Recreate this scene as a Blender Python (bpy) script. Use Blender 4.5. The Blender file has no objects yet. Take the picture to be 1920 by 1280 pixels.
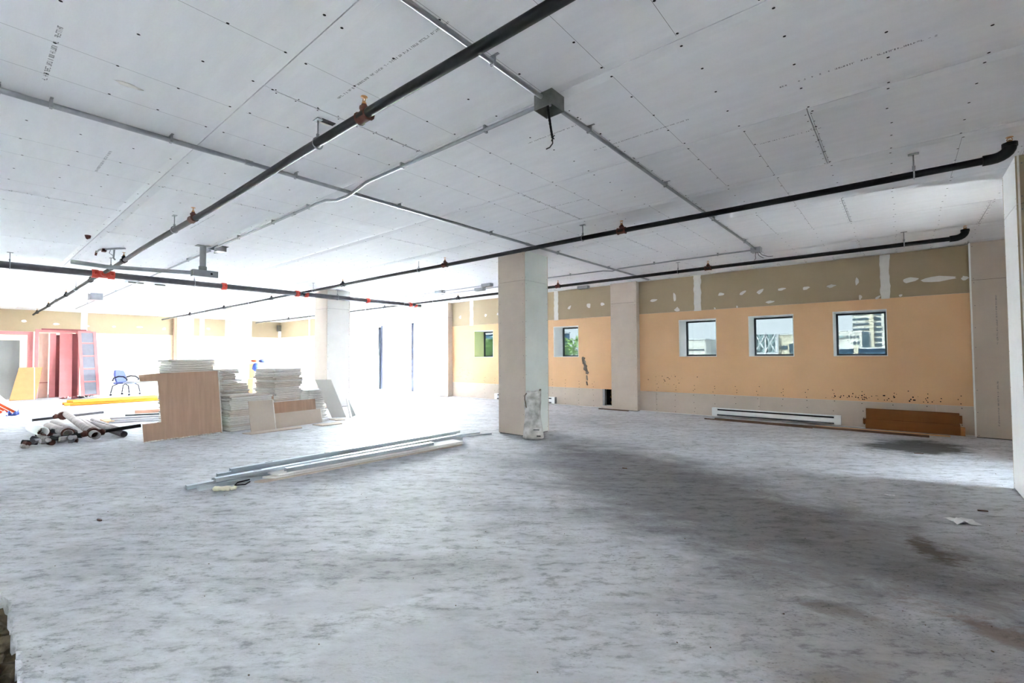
import bpy, bmesh, math, random
from mathutils import Vector, Matrix
random.seed(7)
C = bpy.context.scene.collection
S = bpy.context.scene
PI = math.pi
H = 2.975            # ceiling height

# ------------------------------------------------------------------ camera, sky, sun, exposure
cam = bpy.data.objects.new('camera', bpy.data.cameras.new('camera'))
C.objects.link(cam)
cam.data.sensor_width = 36.0
cam.data.lens = 868.4 / 1920 * 36
cam.data.clip_start = 0.02
cam.data.clip_end = 1000
_p, _y, _r = math.radians(1.7448), math.radians(40.011), math.radians(-0.3232)
F0 = Vector((-math.sin(_y), math.cos(_y), 0)); R0 = Vector((math.cos(_y), math.sin(_y), 0)); Z0 = Vector((0, 0, 1))
F = F0 * math.cos(_p) + Z0 * math.sin(_p); U0 = Z0 * math.cos(_p) - F0 * math.sin(_p)
R = R0 * math.cos(_r) + U0 * math.sin(_r); U = U0 * math.cos(_r) - R0 * math.sin(_r)
M = Matrix((R, U, -F)).transposed().to_4x4()
M.translation = Vector((0, 0, 1.285))
cam.matrix_world = M
S.camera = cam

SKY = 20.0
W = bpy.data.worlds.new('sky'); S.world = W; W.use_nodes = True
nt = W.node_tree; nt.nodes.clear()
o = nt.nodes.new('ShaderNodeOutputWorld'); bg = nt.nodes.new('ShaderNodeBackground')
tc = nt.nodes.new('ShaderNodeTexCoord'); sx = nt.nodes.new('ShaderNodeSeparateXYZ'); cr = nt.nodes.new('ShaderNodeValToRGB')
nt.links.new(tc.outputs['Generated'], sx.inputs[0]); nt.links.new(sx.outputs['Z'], cr.inputs[0])
cr.color_ramp.elements[0].position = 0.0; cr.color_ramp.elements[0].color = (0.95, 0.96, 0.97, 1)
cr.color_ramp.elements[1].position = 0.7; cr.color_ramp.elements[1].color = (0.78, 0.87, 1.0, 1)
nt.links.new(cr.outputs[0], bg.inputs[0]); bg.inputs[1].default_value = SKY
nt.links.new(bg.outputs[0], o.inputs[0])

sun = bpy.data.objects.new('sun', bpy.data.lights.new('sun', 'SUN')); C.objects.link(sun)
sun.data.energy = 80.0; sun.data.angle = math.radians(0.6); sun.data.color = (1.0, 0.95, 0.87)
sun.rotation_euler = Vector((0.30, 0.62, -0.72)).to_track_quat('-Z', 'Y').to_euler()

S.view_settings.view_transform = 'Standard'
S.view_settings.look = 'None'
S.view_settings.gamma = 1.0
S.view_settings.use_curve_mapping = False
S.view_settings.exposure = 3.42
S.cycles.max_bounces = 14
S.cycles.diffuse_bounces = 10
S.cycles.transparent_max_bounces = 12
S.cycles.caustics_reflective = False
S.cycles.caustics_refractive = False

# ------------------------------------------------------------------ materials
def lin(c):
    return tuple(((v / 255) / 12.92 if v / 255 <= 0.04045 else ((v / 255 + 0.055) / 1.055) ** 2.4) for v in c)
def mat(name, rgb, rough=0.8, metal=0.0, var=0.06, scale=6.0, bump=0.0, bscale=60.0, stretch=(1, 1, 1), rgb2=None, spec=0.3):
    m = bpy.data.materials.new(name); m.use_nodes = True
    n = m.node_tree; b = n.nodes['Principled BSDF']
    b.inputs['Roughness'].default_value = rough; b.inputs['Metallic'].default_value = metal
    b.inputs['Specular IOR Level'].default_value = spec
    t = n.nodes.new('ShaderNodeTexCoord'); mp = n.nodes.new('ShaderNodeMapping'); mp.inputs['Scale'].default_value = stretch
    n.links.new(t.outputs['Object'], mp.inputs[0])
    ns = n.nodes.new('ShaderNodeTexNoise'); ns.inputs['Scale'].default_value = scale; ns.inputs['Detail'].default_value = 6
    n.links.new(mp.outputs[0], ns.inputs['Vector'])
    r = n.nodes.new('ShaderNodeValToRGB'); c = lin(rgb)
    c2 = lin(rgb2) if rgb2 else tuple(min(1, v * (1 + var)) for v in c)
    c1 = c if rgb2 else tuple(v * (1 - var) for v in c)
    r.color_ramp.elements[0].position = 0.3; r.color_ramp.elements[0].color = (*c1, 1)
    r.color_ramp.elements[1].position = 0.7; r.color_ramp.elements[1].color = (*c2, 1)
    n.links.new(ns.outputs['Fac'], r.inputs[0]); n.links.new(r.outputs[0], b.inputs['Base Color'])
    if bump:
        n2 = n.nodes.new('ShaderNodeTexNoise'); n2.inputs['Scale'].default_value = bscale; n2.inputs['Detail'].default_value = 8
        n.links.new(mp.outputs[0], n2.inputs['Vector'])
        bp = n.nodes.new('ShaderNodeBump'); bp.inputs['Strength'].default_value = bump; bp.inputs['Distance'].default_value = 0.02
        n.links.new(n2.outputs['Fac'], bp.inputs['Height']); n.links.new(bp.outputs[0], b.inputs['Normal'])
    return m
def glass(name, tint, refl=0.06):
    m = bpy.data.materials.new(name); m.use_nodes = True
    n = m.node_tree; n.nodes.clear()
    o = n.nodes.new('ShaderNodeOutputMaterial'); mx = n.nodes.new('ShaderNodeMixShader')
    t = n.nodes.new('ShaderNodeBsdfTransparent'); g = n.nodes.new('ShaderNodeBsdfGlossy')
    t.inputs[0].default_value = (*tint, 1); g.inputs['Roughness'].default_value = 0.03; g.inputs[0].default_value = (.8, .9, .9, 1)
    mx.inputs[0].default_value = refl
    n.links.new(t.outputs[0], mx.inputs[1]); n.links.new(g.outputs[0], mx.inputs[2]); n.links.new(mx.outputs[0], o.inputs[0])
    return m

def concrete():
    m = bpy.data.materials.new('concrete'); m.use_nodes = True
    n = m.node_tree; L = n.links; b = n.nodes['Principled BSDF']
    b.inputs['Roughness'].default_value = 0.75; b.inputs['Specular IOR Level'].default_value = 0.35
    t = n.nodes.new('ShaderNodeTexCoord')
    def noise(scale, det=8, rot=0, st=(1, 1, 1), dist=0.0, rg=.55):
        mp = n.nodes.new('ShaderNodeMapping'); mp.vector_type = 'TEXTURE'; mp.inputs['Rotation'].default_value = (0, 0, rot); mp.inputs['Scale'].default_value = (st[1], st[0], 1)
        L.new(t.outputs['Object'], mp.inputs[0])
        x = n.nodes.new('ShaderNodeTexNoise'); x.inputs['Scale'].default_value = scale; x.inputs['Detail'].default_value = det
        x.inputs['Distortion'].default_value = dist; x.inputs['Roughness'].default_value = rg
        L.new(mp.outputs[0], x.inputs['Vector']); return x.outputs['Fac']
    def ramp(v, stops):
        r = n.nodes.new('ShaderNodeValToRGB'); e = r.color_ramp.elements
        while len(e) < len(stops): e.new(0.5)
        for k, (p, c) in enumerate(stops):
            e[k].position = p; e[k].color = (*((c,) * 3 if not isinstance(c, tuple) else c), 1)
        L.new(v, r.inputs[0]); return r.outputs[0]
    def mix(f, a, c, mode='MIX'):
        x = n.nodes.new('ShaderNodeMix'); x.data_type = 'RGBA'; x.blend_type = mode
        for s, v in ((x.inputs[0], f), (x.inputs[6], a), (x.inputs[7], c)):
            if isinstance(v, tuple): s.default_value = (*v, 1)
            elif isinstance(v, float): s.default_value = v
            else: L.new(v, s)
        return x.outputs[2]
    def math_(op, a, c):
        x = n.nodes.new('ShaderNodeMath'); x.operation = op
        for s, v in ((x.inputs[0], a), (x.inputs[1], c)):
            if isinstance(v, float): s.default_value = v
            else: L.new(v, s)
        return x.outputs[0]
    def spot(cx, cy, rx, ry, rot=0.0):
        # 1 at the centre of an ellipse, 0 at its rim
        mp = n.nodes.new('ShaderNodeMapping'); mp.vector_type = 'TEXTURE'
        mp.inputs['Location'].default_value = (cx, cy, 0); mp.inputs['Rotation'].default_value = (0, 0, rot); mp.inputs['Scale'].default_value = (rx, ry, 1)
        L.new(t.outputs['Object'], mp.inputs[0])
        g = n.nodes.new('ShaderNodeTexGradient'); g.gradient_type = 'SPHERICAL'; L.new(mp.outputs[0], g.inputs[0])
        return g.outputs['Fac']
    base = ramp(noise(0.6, 9, 0.5, (1, 1.7, 1), 0.3, .62), [(0.3, lin((176, 178, 184))), (0.5, lin((196, 198, 203))), (0.72, lin((211, 212, 216)))])
    col = base
    blot = noise(2.6, 12, 0.3, (1, 1.6, 1), 0.4, .76)
    grit = noise(16, 8, 0.7, (1, 2.2, 1), 0.1, .72)
    def stain(col, sp, lo, hi, rgb, k, g=0.55):
        v = math_('ADD', sp, math_('MULTIPLY', math_('SUBTRACT', blot, 0.5), 1.5))
        v = math_('ADD', v, math_('MULTIPLY', math_('SUBTRACT', grit, 0.5), g))
        x = n.nodes.new('ShaderNodeMath'); x.operation = 'MULTIPLY'; x.use_clamp = True; L.new(sp, x.inputs[0]); x.inputs[1].default_value = 6.0
        return mix(math_('MULTIPLY', math_('MULTIPLY', ramp(v, [(lo, 0.0), (hi, 1.0)]), x.outputs[0]), k), col, rgb)
    # mid-floor grey stain plus painted column shadow, black spill by the wall, brown scuffs
    col = stain(col, spot(-1.75, 4.45, 3.6, 1.5, -0.55), 0.18, 0.60, lin((124, 124, 126)), 0.85, .8)
    col = stain(col, spot(-0.35, 4.0, 1.9, 1.1, -0.3), 0.22, 0.70, lin((132, 130, 130)), 0.75, .8)
    col = stain(col, spot(0.15, 8.45, 1.35, 0.8, 1.05), 0.30, 0.62, lin((48, 48, 44)), 0.92, .8)
    col = stain(col, spot(0.12, 4.1, 0.24, 0.50, 0.25), 0.42, 0.72, lin((80, 66, 54)), 0.8, 1.5)
    col = stain(col, spot(0.30, 3.1, 0.75, 0.24, -0.4), 0.40, 0.78, lin((122, 94, 74)), 0.75, 1.5)
    col = stain(col, spot(-0.3, 2.85, 0.42, 0.16, 0.2), 0.42, 0.75, lin((108, 96, 82)), 0.75, 1.5)
    col = stain(col, spot(-0.15, 2.2, 0.8, 0.35, 0.5), 0.42, 0.85, lin((128, 108, 92)), 0.6, 1.5)
    col = stain(col, spot(0.0, 2.5, 1.6, 1.3, 0.2), 0.25, 0.80, lin((152, 148, 146)), 0.6)
    col = stain(col, spot(-2.4, 1.7, 1.3, 0.4, 0.7), 0.30, 0.80, lin((150, 150, 152)), 0.6)
    col = stain(col, spot(-3.2, 4.6, 1.6, 0.9, 0.4), 0.28, 0.75, lin((150, 151, 158)), 0.6)
    # trowelled, gritty surface
    fine = ramp(grit, [(0.37, 0.56), (0.47, 0.94), (0.62, 1.09)])
    col = mix(1.0, col, fine, 'MULTIPLY')
    mid = ramp(noise(5, 8, 0.62, (1, 3.2, 1), 0.2, .66), [(0.38, 0.82), (0.50, 0.99), (0.64, 1.06)])
    col = mix(1.0, col, mid, 'MULTIPLY')
    speck = ramp(noise(70, 5, 0.7, (1, 2.0, 1), 0.1, .65), [(0.36, 0.28), (0.43, 1.0)])
    col = mix(math_('MULTIPLY', ramp(noise(1.9, 6, 0.6), [(0.42, 0.0), (0.66, 1.0)]), 0.85), col, mix(1.0, col, speck, 'MULTIPLY'))
    # smooth levelling-compound smears near the camera
    for sp in (spot(-1.55, 1.30, 0.75, 0.40, 0.6), spot(-0.8, 1.5, 0.55, 0.30, 0.3), spot(-2.3, 1.35, 0.6, 0.2, 0.9)):
        f = math_('MULTIPLY', ramp(math_('MULTIPLY', sp, math_('ADD', noise(3.0, 2), 0.3)), [(0.20, 0.0), (0.28, 1.0)]), 0.7)
        col = mix(f, col, lin((186, 187, 192)))
    L.new(col, b.inputs['Base Color'])
    hgt = math_('ADD', math_('MULTIPLY', noise(34, 9, 0.7, (1, 2.0, 1), 0.1, .7), 0.6), math_('MULTIPLY', noise(7, 6, 0.7, (1, 2.4, 1)), 0.9))
    bp = n.nodes.new('ShaderNodeBump'); bp.inputs['Strength'].default_value = 0.6; bp.inputs['Distance'].default_value = 0.012
    L.new(hgt, bp.inputs['Height']); L.new(bp.outputs[0], b.inputs['Normal'])
    return m

M_ = dict(
    concrete=concrete(),
    ceil=mat('ceiling_board_paper', (226, 226, 229), .85, var=.03, scale=2.0, bump=.05, bscale=25, stretch=(1, 6, 1)),
    slab=mat('slab_grey', (120, 118, 115), .9, var=.1),
    gyp=mat('gypsum_paper', (197, 184, 171), .85, var=.05, scale=3),
    gypw=mat('gypsum_paper_pale', (224, 222, 218), .85, var=.04, scale=3),
    gypgreen_lit=mat('green_board_lit', (216, 222, 217), .8, var=.05, scale=2.5),  # greenish board, paled to stand in for light on the column's right side
    gypg=mat('gypsum_paper_grey', (216, 214, 210), .85, var=.05, scale=3),
    core=mat('gypsum_core', (232, 228, 222), .9, var=.08, scale=20),
    brown=mat('kraft_back_paper', (182, 152, 131), .85, var=.08, scale=3, stretch=(1, 8, .6)),
    tan=mat('tan_board', (166, 150, 124), .85, var=.04, scale=1.2),
    orange=mat('orange_sheathing', (222, 181, 140), .8, var=.05, scale=1.1, bump=.04, bscale=90),
    cream=mat('sheathing_lit_pale', (240, 226, 200), .8, var=.03),  # orange sheathing paled in colour for the glare at the far end
    white=mat('white_plaster', (240, 240, 238), .7, var=.02),
    offw=mat('white_enamel', (228, 230, 230), .4, var=.02),
    mud=mat('joint_compound', (222, 219, 214), .8, var=.04, scale=10),
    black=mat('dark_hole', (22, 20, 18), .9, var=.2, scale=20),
    pipe=mat('black_steel_pipe', (17, 17, 19), .5, .0, var=.25, scale=14, stretch=(1, 1, 1)),
    main=mat('grey_steel_pipe', (92, 90, 94), .4, .55, var=.22, scale=8),
    rust=mat('rusty_iron', (84, 50, 42), .7, .3, var=.3, scale=25),
    brass=mat('brass', (186, 140, 96), .35, .9, var=.1),
    red=mat('red_coupling_paint', (190, 66, 52), .5, 0, var=.15, scale=20),
    galv=mat('galvanised_steel', (152, 154, 158), .38, .7, var=.10, scale=9),
    galvd=mat('galvanised_box', (120, 122, 118), .45, .6, var=.22, scale=14),
    stud=mat('galvanised_stud', (196, 205, 212), .38, .5, var=.08, scale=5, stretch=(8, .6, 8)),
    wire=mat('black_wire', (22, 22, 24), .5, var=.1),
    copper=mat('orange_wire', (196, 120, 86), .5, .2, var=.1),
    card=mat('cardboard', (122, 78, 36), .85, var=.06, scale=3, stretch=(1, 1, 6)),
    cardl=mat('cardboard_pale', (212, 170, 128), .85, var=.05),
    dust=mat('dirty_white_bag', (218, 217, 214), .8, var=.2, scale=9, rgb2=(140, 136, 130), bump=.3, bscale=18),
    dkmetal=mat('dark_frame_metal', (62, 66, 70), .4, .5, var=.08),
    alum=mat('aluminium', (188, 190, 196), .4, .6, var=.05),
    rag=mat('cream_rag', (226, 220, 198), .9, var=.08, scale=20),
    timber=mat('weathered_timber', (96, 74, 58), .85, var=.3, scale=6, stretch=(1.2, 14, 14)),
    redp=mat('red_primer', (190, 122, 122), .6, var=.08, scale=3),
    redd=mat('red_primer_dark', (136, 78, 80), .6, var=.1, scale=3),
    beige=mat('beige_door_skin', (214, 188, 170), .7, var=.05),
    greyp=mat('grey_door_skin', (136, 136, 134), .35, .3, var=.08, scale=1.5),
    tanb=mat('tan_fibreboard', (178, 132, 90), .8, var=.05),
    or1=mat('orange_plastic', (236, 132, 40), .45, var=.15, scale=8),
    or2=mat('yellow_plastic', (240, 186, 74), .45, var=.1, scale=8),
    or3=mat('rust_orange_steel', (190, 72, 26), .5, var=.15, scale=8),
    blue=mat('blue_upholstery', (88, 98, 150), .9, var=.08, scale=30),
    chairm=mat('dark_chair_frame', (44, 46, 58), .4, .3),
    pvc=mat('dirty_white_pipe', (178, 172, 172), .5, var=.1, scale=9, rgb2=(132, 124, 122)),
    pinkw=mat('pink_lumber', (226, 176, 150), .8, var=.08),
    greyw=mat('grey_lumber', (186, 186, 192), .7, .2, var=.1),
    bagb=mat('blue_sacking', (66, 84, 150), .7, var=.15),
    paper=mat('white_paper', (232, 232, 234), .8, var=.03),
    ink=mat('grey_ink', (112, 112, 116), .9, var=.1),
    soil=mat('brown_rubble', (92, 82, 66), .95, var=.35, scale=30, bump=.6, bscale=40),
    insul=mat('brown_insulation', (122, 96, 52), .95, var=.35, scale=14),
    smear=mat('dried_adhesive', (120, 108, 98), .9, var=.2, scale=25),
    lime=mat('pale_green_lining', (214, 222, 158), .8, var=.03),
    facade=mat('white_facade', (226, 224, 214), .8, var=.03, scale=.2),
    facade2=mat('cream_facade', (220, 212, 188), .8, var=.03, scale=.2),
    bglass=mat('building_window', (86, 104, 114), .25, .2, var=.12, scale=.3),
    teal=mat('grey_green_shed', (136, 156, 156), .7, var=.12, scale=.5),
    bluem=mat('blue_metal_roof', (92, 128, 156), .5, var=.1, scale=.4),
    leaf=mat('foliage', (150, 182, 112), .8, var=.3, scale=3),
    bark=mat('bark', (104, 88, 70), .9, var=.2),
    asphalt=mat('asphalt', (150, 150, 150), .9, var=.08, scale=.3),
    frost=mat('frosted_pane', (128, 130, 142), .4, var=.06),
    mull=mat('storefront_mullion', (58, 60, 72), .5, .2, var=.05),
    gypg2=mat('gypsum_paper_aged', (206, 198, 190), .85, var=.08, scale=4),
    glass_t=glass('tinted_glass', (0.059, 0.065, 0.067), .03),
    glass_c=glass('clear_glass', (0.93, 0.96, 0.96), .04),
)

# ------------------------------------------------------------------ mesh builder
class MB:
    def __init__(s): s.v = []; s.f = []; s.sm = []
    def add(s, vs, fs, smooth=False):
        k = len(s.v); s.v += [tuple(p) for p in vs]; s.f += [tuple(i + k for i in f) for f in fs]; s.sm += [smooth] * len(fs); return s
    def box(s, x0, x1, y0, y1, z0, z1):
        return s.add([(x0, y0, z0), (x1, y0, z0), (x1, y1, z0), (x0, y1, z0), (x0, y0, z1), (x1, y0, z1), (x1, y1, z1), (x0, y1, z1)],
                     [(0, 3, 2, 1), (4, 5, 6, 7), (0, 1, 5, 4), (1, 2, 6, 5), (2, 3, 7, 6), (3, 0, 4, 7)])
    def obox(s, o, u, v, w):
        """box from corner o along vectors u, v, w"""
        o, u, v, w = map(Vector, (o, u, v, w))
        if u.cross(v).dot(w) < 0: u, v = v, u
        p = [o, o + u, o + u + v, o + v]; p += [q + w for q in p]
        return s.add(p, [(0, 3, 2, 1), (4, 5, 6, 7), (0, 1, 5, 4), (1, 2, 6, 5), (2, 3, 7, 6), (3, 0, 4, 7)])
    def tube(s, pts, r, n=10, cap=True, smooth=True):
        pts = [Vector(p) for p in pts]; rs = r if isinstance(r, (list, tuple)) else [r] * len(pts)
        k = len(s.v); t0 = (pts[1] - pts[0]).normalized()
        a = Vector((0, 0, 1)) if abs(t0.z) < .9 else Vector((1, 0, 0))
        u = t0.cross(a).normalized()
        vs = []
        for i, p in enumerate(pts):
            t = (pts[min(i + 1, len(pts) - 1)] - pts[max(i - 1, 0)]).normalized()
            u = (u - t * u.dot(t)).normalized(); w = t.cross(u)
            for j in range(n):
                an = 2 * PI * j / n; vs.append(p + (u * math.cos(an) + w * math.sin(an)) * rs[i])
        fs = []
        for i in range(len(pts) - 1):
            for j in range(n):
                fs.append((i * n + j, i * n + (j + 1) % n, (i + 1) * n + (j + 1) % n, (i + 1) * n + j))
        s.add(vs, fs, smooth)
        if cap:
            s.add(vs[:n], [tuple(range(n - 1, -1, -1))]); s.add(vs[-n:], [tuple(range(n))])
        return s
    def hollow(s, a, b, r, t, n=16):
        """open pipe with a wall"""
        a, b = Vector(a), Vector(b); d = (b - a).normalized()
        up = Vector((0, 0, 1)) if abs(d.z) < .9 else Vector((1, 0, 0)); u = d.cross(up).normalized(); w = d.cross(u)
        vs = []
        for p, rr in ((a, r), (b, r), (b, r - t), (a, r - t)):
            for j in range(n):
                an = 2 * PI * j / n; vs.append(p + (u * math.cos(an) + w * math.sin(an)) * rr)
        fs = [(i * n + j, i * n + (j + 1) % n, ((i + 1) % 4) * n + (j + 1) % n, ((i + 1) % 4) * n + j) for i in range(4) for j in range(n)]
        return s.add(vs, [tuple(reversed(f)) for f in fs], True)
    def lathe(s, base, prof, n=12, axis=(0, 0, 1)):
        ax = Vector(axis).normalized(); b = Vector(base)
        return s.tube([b + ax * h for h, _ in prof], [max(r, .0005) for _, r in prof], n)
    def prism(s, poly, z0, z1):
        n = len(poly)
        return s.add([(x, y, z0) for x, y in poly] + [(x, y, z1) for x, y in poly],
                     [tuple(range(n - 1, -1, -1)), tuple(range(n, 2 * n))] + [(i, (i + 1) % n, n + (i + 1) % n, n + i) for i in range(n)])
    def blob(s, c, r, seed=0, amp=.15, n=8, m=5):
        rn = random.Random(seed); c = Vector(c); r = r if isinstance(r, (tuple, list)) else (r, r, r)
        vs = []; fs = []
        for i in range(m + 1):
            th = PI * i / m
            for j in range(n):
                ph = 2 * PI * j / n; k = 1 + rn.uniform(-amp, amp) if 0 < i < m else 1
                vs.append((c.x + r[0] * k * math.sin(th) * math.cos(ph), c.y + r[1] * k * math.sin(th) * math.sin(ph), c.z + r[2] * k * math.cos(th)))
        for i in range(m):
            for j in range(n):
                fs.append((i * n + j, (i + 1) * n + j, (i + 1) * n + (j + 1) % n, i * n + (j + 1) % n))
        return s.add(vs, fs, True)
    def build(s, name, m, parent=None, origin=None):
        if origin is None: origin = Vector(parent['o']) if parent is not None and 'o' in parent else Vector((0, 0, 0))
        origin = Vector(origin)
        me = bpy.data.meshes.new(name)
        me.from_pydata([tuple(Vector(p) - origin) for p in s.v], [], s.f)
        me.polygons.foreach_set('use_smooth', s.sm); me.update()
        me.materials.append(M_[m] if isinstance(m, str) else m)
        ob = bpy.data.objects.new(name, me); C.objects.link(ob)
        if parent is not None:
            ob.parent = parent; po = Vector(parent['o']) if 'o' in parent else Vector((0, 0, 0))
            ob.location = origin - po
        else: ob.location = origin
        ob['o'] = tuple(origin)
        return ob
def tag(o, label=None, cat=None, group=None, kind=None):
    if label: o['label'] = label
    if cat: o['category'] = cat
    if group: o['group'] = group
    if kind: o['kind'] = kind
    return o
def empty(name, loc, label=None, cat=None, group=None, kind=None):
    e = bpy.data.objects.new(name, None); C.objects.link(e); e.location = loc; e['o'] = tuple(loc); e.empty_display_size = .1
    return tag(e, label, cat, group, kind)
def copy_tree(o, loc, rz=None, label=None, group=None):
    c = o.copy(); C.objects.link(c); c.location = loc; c['o'] = tuple(loc)
    if rz is not None: c.rotation_euler = (0, 0, rz)
    if label: c['label'] = label
    if group: c['group'] = group
    for ch in o.children:
        d = ch.copy(); C.objects.link(d); d.parent = c
        for g in ch.children:
            e = g.copy(); C.objects.link(e); e.parent = d
    return c
def cells(mb, x0, x1, z0, z1, holes, y0, y1, axis='y'):
    """wall slab split round rectangular holes (a0,a1,z0,z1); the wall runs along x (axis y is thickness) or along y"""
    xs = sorted({x0, x1, *[h[0] for h in holes], *[h[1] for h in holes]}); xs = [x for x in xs if x0 <= x <= x1]
    zs = sorted({z0, z1, *[h[2] for h in holes], *[h[3] for h in holes]}); zs = [z for z in zs if z0 <= z <= z1]
    for i in range(len(xs) - 1):
        for j in range(len(zs) - 1):
            cx, cz = (xs[i] + xs[i + 1]) / 2, (zs[j] + zs[j + 1]) / 2
            if any(h[0] < cx < h[1] and h[2] < cz < h[3] for h in holes): continue
            if axis == 'y': mb.box(xs[i], xs[i + 1], y0, y1, zs[j], zs[j + 1])
            else: mb.box(y0, y1, xs[i], xs[i + 1], zs[j], zs[j + 1])
    return mb

# ------------------------------------------------------------------ floor
XL, XR, YN, YB = -23.3, 2.0, -3.6, 10.1
ed = []; x = -4.3
rn = random.Random(3)
while x < -0.9:
    ed.append((x, 0.19 + rn.uniform(-.014, .014) + .03 * max(0, -3.6 - x) * -4)); x += rn.uniform(.012, .035)
fl = MB()
fl.box(XL - .6, -4.3, YN, YB + .6, -.15, 0); fl.box(-0.9, XR + .3, YN, YB + .6, -.15, 0); fl.box(-4.3, -0.9, YN, -.6, -.15, 0)
fl.prism([(-4.3, YB + .6), *[(px, py) for px, py in ed], (-0.9, ed[-1][1]), (-0.9, YB + .6)], -.15, 0)
floor = fl.build('floor', 'concrete'); tag(floor, 'dusty pale grey bare concrete floor with dark stains', kind='structure')
b = MB(); nx, ny = 60, 14
hs = random.Random(5)
vs = [(-4.35 + 3.5 * i / nx, -.65 + .85 * j / ny, -.10 + hs.uniform(-.03, .045)) for j in range(ny + 1) for i in range(nx + 1)]
b.add(vs, [(j * (nx + 1) + i, j * (nx + 1) + i + 1, (j + 1) * (nx + 1) + i + 1, (j + 1) * (nx + 1) + i) for j in range(ny) for i in range(nx)])
b.build('trench_bed', 'soil', floor)
b = MB()
for k in range(170):
    b.blob((hs.uniform(-4.2, -1.0), .15 - abs(hs.gauss(0, .13)), -.07 + hs.uniform(-.02, .03)), hs.uniform(.008, .034), k, .3, 6, 4)
tag(b.build('rubble', 'soil', floor), kind='stuff')

# ------------------------------------------------------------------ ceiling of gypsum boards
b = MB(); b.box(XL - .6, XR + .3, YN - .2, YB + .6, 3.0, 3.2)
ceiling = b.build('ceiling', 'slab'); tag(ceiling, 'white gypsum board ceiling with open joints', kind='structure')
rows = [-3.6, -2.55, -1.30, -0.06, 1.19, 2.46, 3.74, 4.96, 6.16, 7.35, 8.60, 9.80, 10.1]
bcache = {}
def ceil_board(x0, x1, y0, y1):
    lx, ly = round(x1 - x0, 3), round(y1 - y0, 3)
    if (lx, ly) not in bcache:
        g, t, tw = .003, .009, .07
        hx, hy = lx / 2 - g, ly / 2 - g
        # flat face with tapered long edges and a chamfered short edge
        ys = [(-hy, t), (-hy + tw, 0), (hy - tw, 0), (hy, t)]
        vs = []
        for xx in (-hx, hx):
            for yy, z in ys: vs.append((xx, yy, z))
            vs += [(xx, hy, .02), (xx, -hy, .02)]
        fs = [(i, i + 6, i + 7, i + 1) for i in range(3)] + [(3, 9, 10, 4), (4, 10, 11, 5), (5, 11, 6, 0), (0, 1, 2, 3, 4, 5), (11, 10, 9, 8, 7, 6)]
        q = MB(); q.add(vs, [tuple(reversed(f)) for f in fs])
        ob = q.build('gypsum_board', 'ceil', ceiling, origin=(0, 0, 0)); bm = bmesh.new(); bm.from_mesh(ob.data)
        bmesh.ops.recalc_face_normals(bm, faces=bm.faces); bm.to_mesh(ob.data); bm.free(); bcache[(lx, ly)] = ob.data
    else:
        ob = bpy.data.objects.new('gypsum_board', bcache[(lx, ly)]); C.objects.link(ob); ob.parent = ceiling
    ob.location = ((x0 + x1) / 2, (y0 + y1) / 2, H)
for r in range(len(rows) - 1):
    off = -0.46 if r % 2 == 0 else -1.735
    xs = [XR]; k = 4
    while True:
        x = off + 2.55 * k; k -= 1
        if x >= XR - .1: continue
        if x <= XL + .1: break
        xs.append(x)
    xs.append(XL)
    for i in range(len(xs) - 1): ceil_board(xs[i + 1], xs[i], rows[r], rows[r + 1])
# screw heads (and pencil ticks) on every joist line
b = MB(); rs = random.Random(9)
def dot(b, x, y, r, z=H - .0006, n=6):
    b.add([(x + r * math.cos(2 * PI * k / n), y + r * math.sin(2 * PI * k / n), z) for k in range(n)], [tuple(range(n - 1, -1, -1))])
for r in range(3, len(rows) - 1):
    y0, y1 = rows[r], rows[r + 1]
    off = -0.46 if r % 2 == 0 else -1.735
    for k in range(-34, 6):
        x = -0.02 + .4265 * k
        for q in range(5):
            y = y0 + .055 + (y1 - y0 - .11) * q / 4
            dot(b, x + rs.uniform(-.015, .015), y + rs.uniform(-.02, .02), .0085)
    for k in range(-7, 2):
        for q in range(9):
            y = y0 + .06 + (y1 - y0 - .12) * q / 8
            for sgn in (-1, 1): dot(b, off + 2.55 * k + sgn * .018, y + rs.uniform(-.02, .02), .006)
tag(b.build('screw', 'black', ceiling), kind='stuff')
b = MB()
for k in range(-18, 4):
    for r in range(3, 9):
        if rs.random() < .62:
            x = -0.02 + .4265 * k; w = .0011
            b.add([(x - w, rows[r] + .05, H - .0004), (x - w, rows[r + 1] - .05, H - .0004), (x + w, rows[r + 1] - .05, H - .0004), (x + w, rows[r] + .05, H - .0004)], [(0, 1, 2, 3)])
tag(b.build('pencil_line', 'ink', ceiling), kind='stuff')
b = MB(); b.blob((-3.63, .64, H), (.025, .065, .008), 5, .25, 12, 6); b.build('compound_patch', 'mud', ceiling)
def print_strip(b, o, d, u, length, h, seed, dens=.8):
    """run of small smudged stamped characters"""
    rr = random.Random(seed); o, d, u = Vector(o), Vector(d).normalized(), Vector(u).normalized(); s = 0
    while s < length:
        w = h * rr.uniform(.45, .75)
        if rr.random() < dens:
            for _ in range(rr.randint(2, 3)):
                a = rr.uniform(0, w * .7); t = h * .18
                if rr.random() < .55: q = [(a, 0), (a + t, 0), (a + t, h), (a, h)]
                else:
                    z = rr.choice([0, h * .41, h * .82]); q = [(0, z), (w, z), (w, z + t), (0, z + t)]
                b.add([o + d * (s + x) + u * y for x, y in q], [(0, 1, 2, 3)])
        s += w * 1.25
b = MB(); zz = H - .0005
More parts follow.
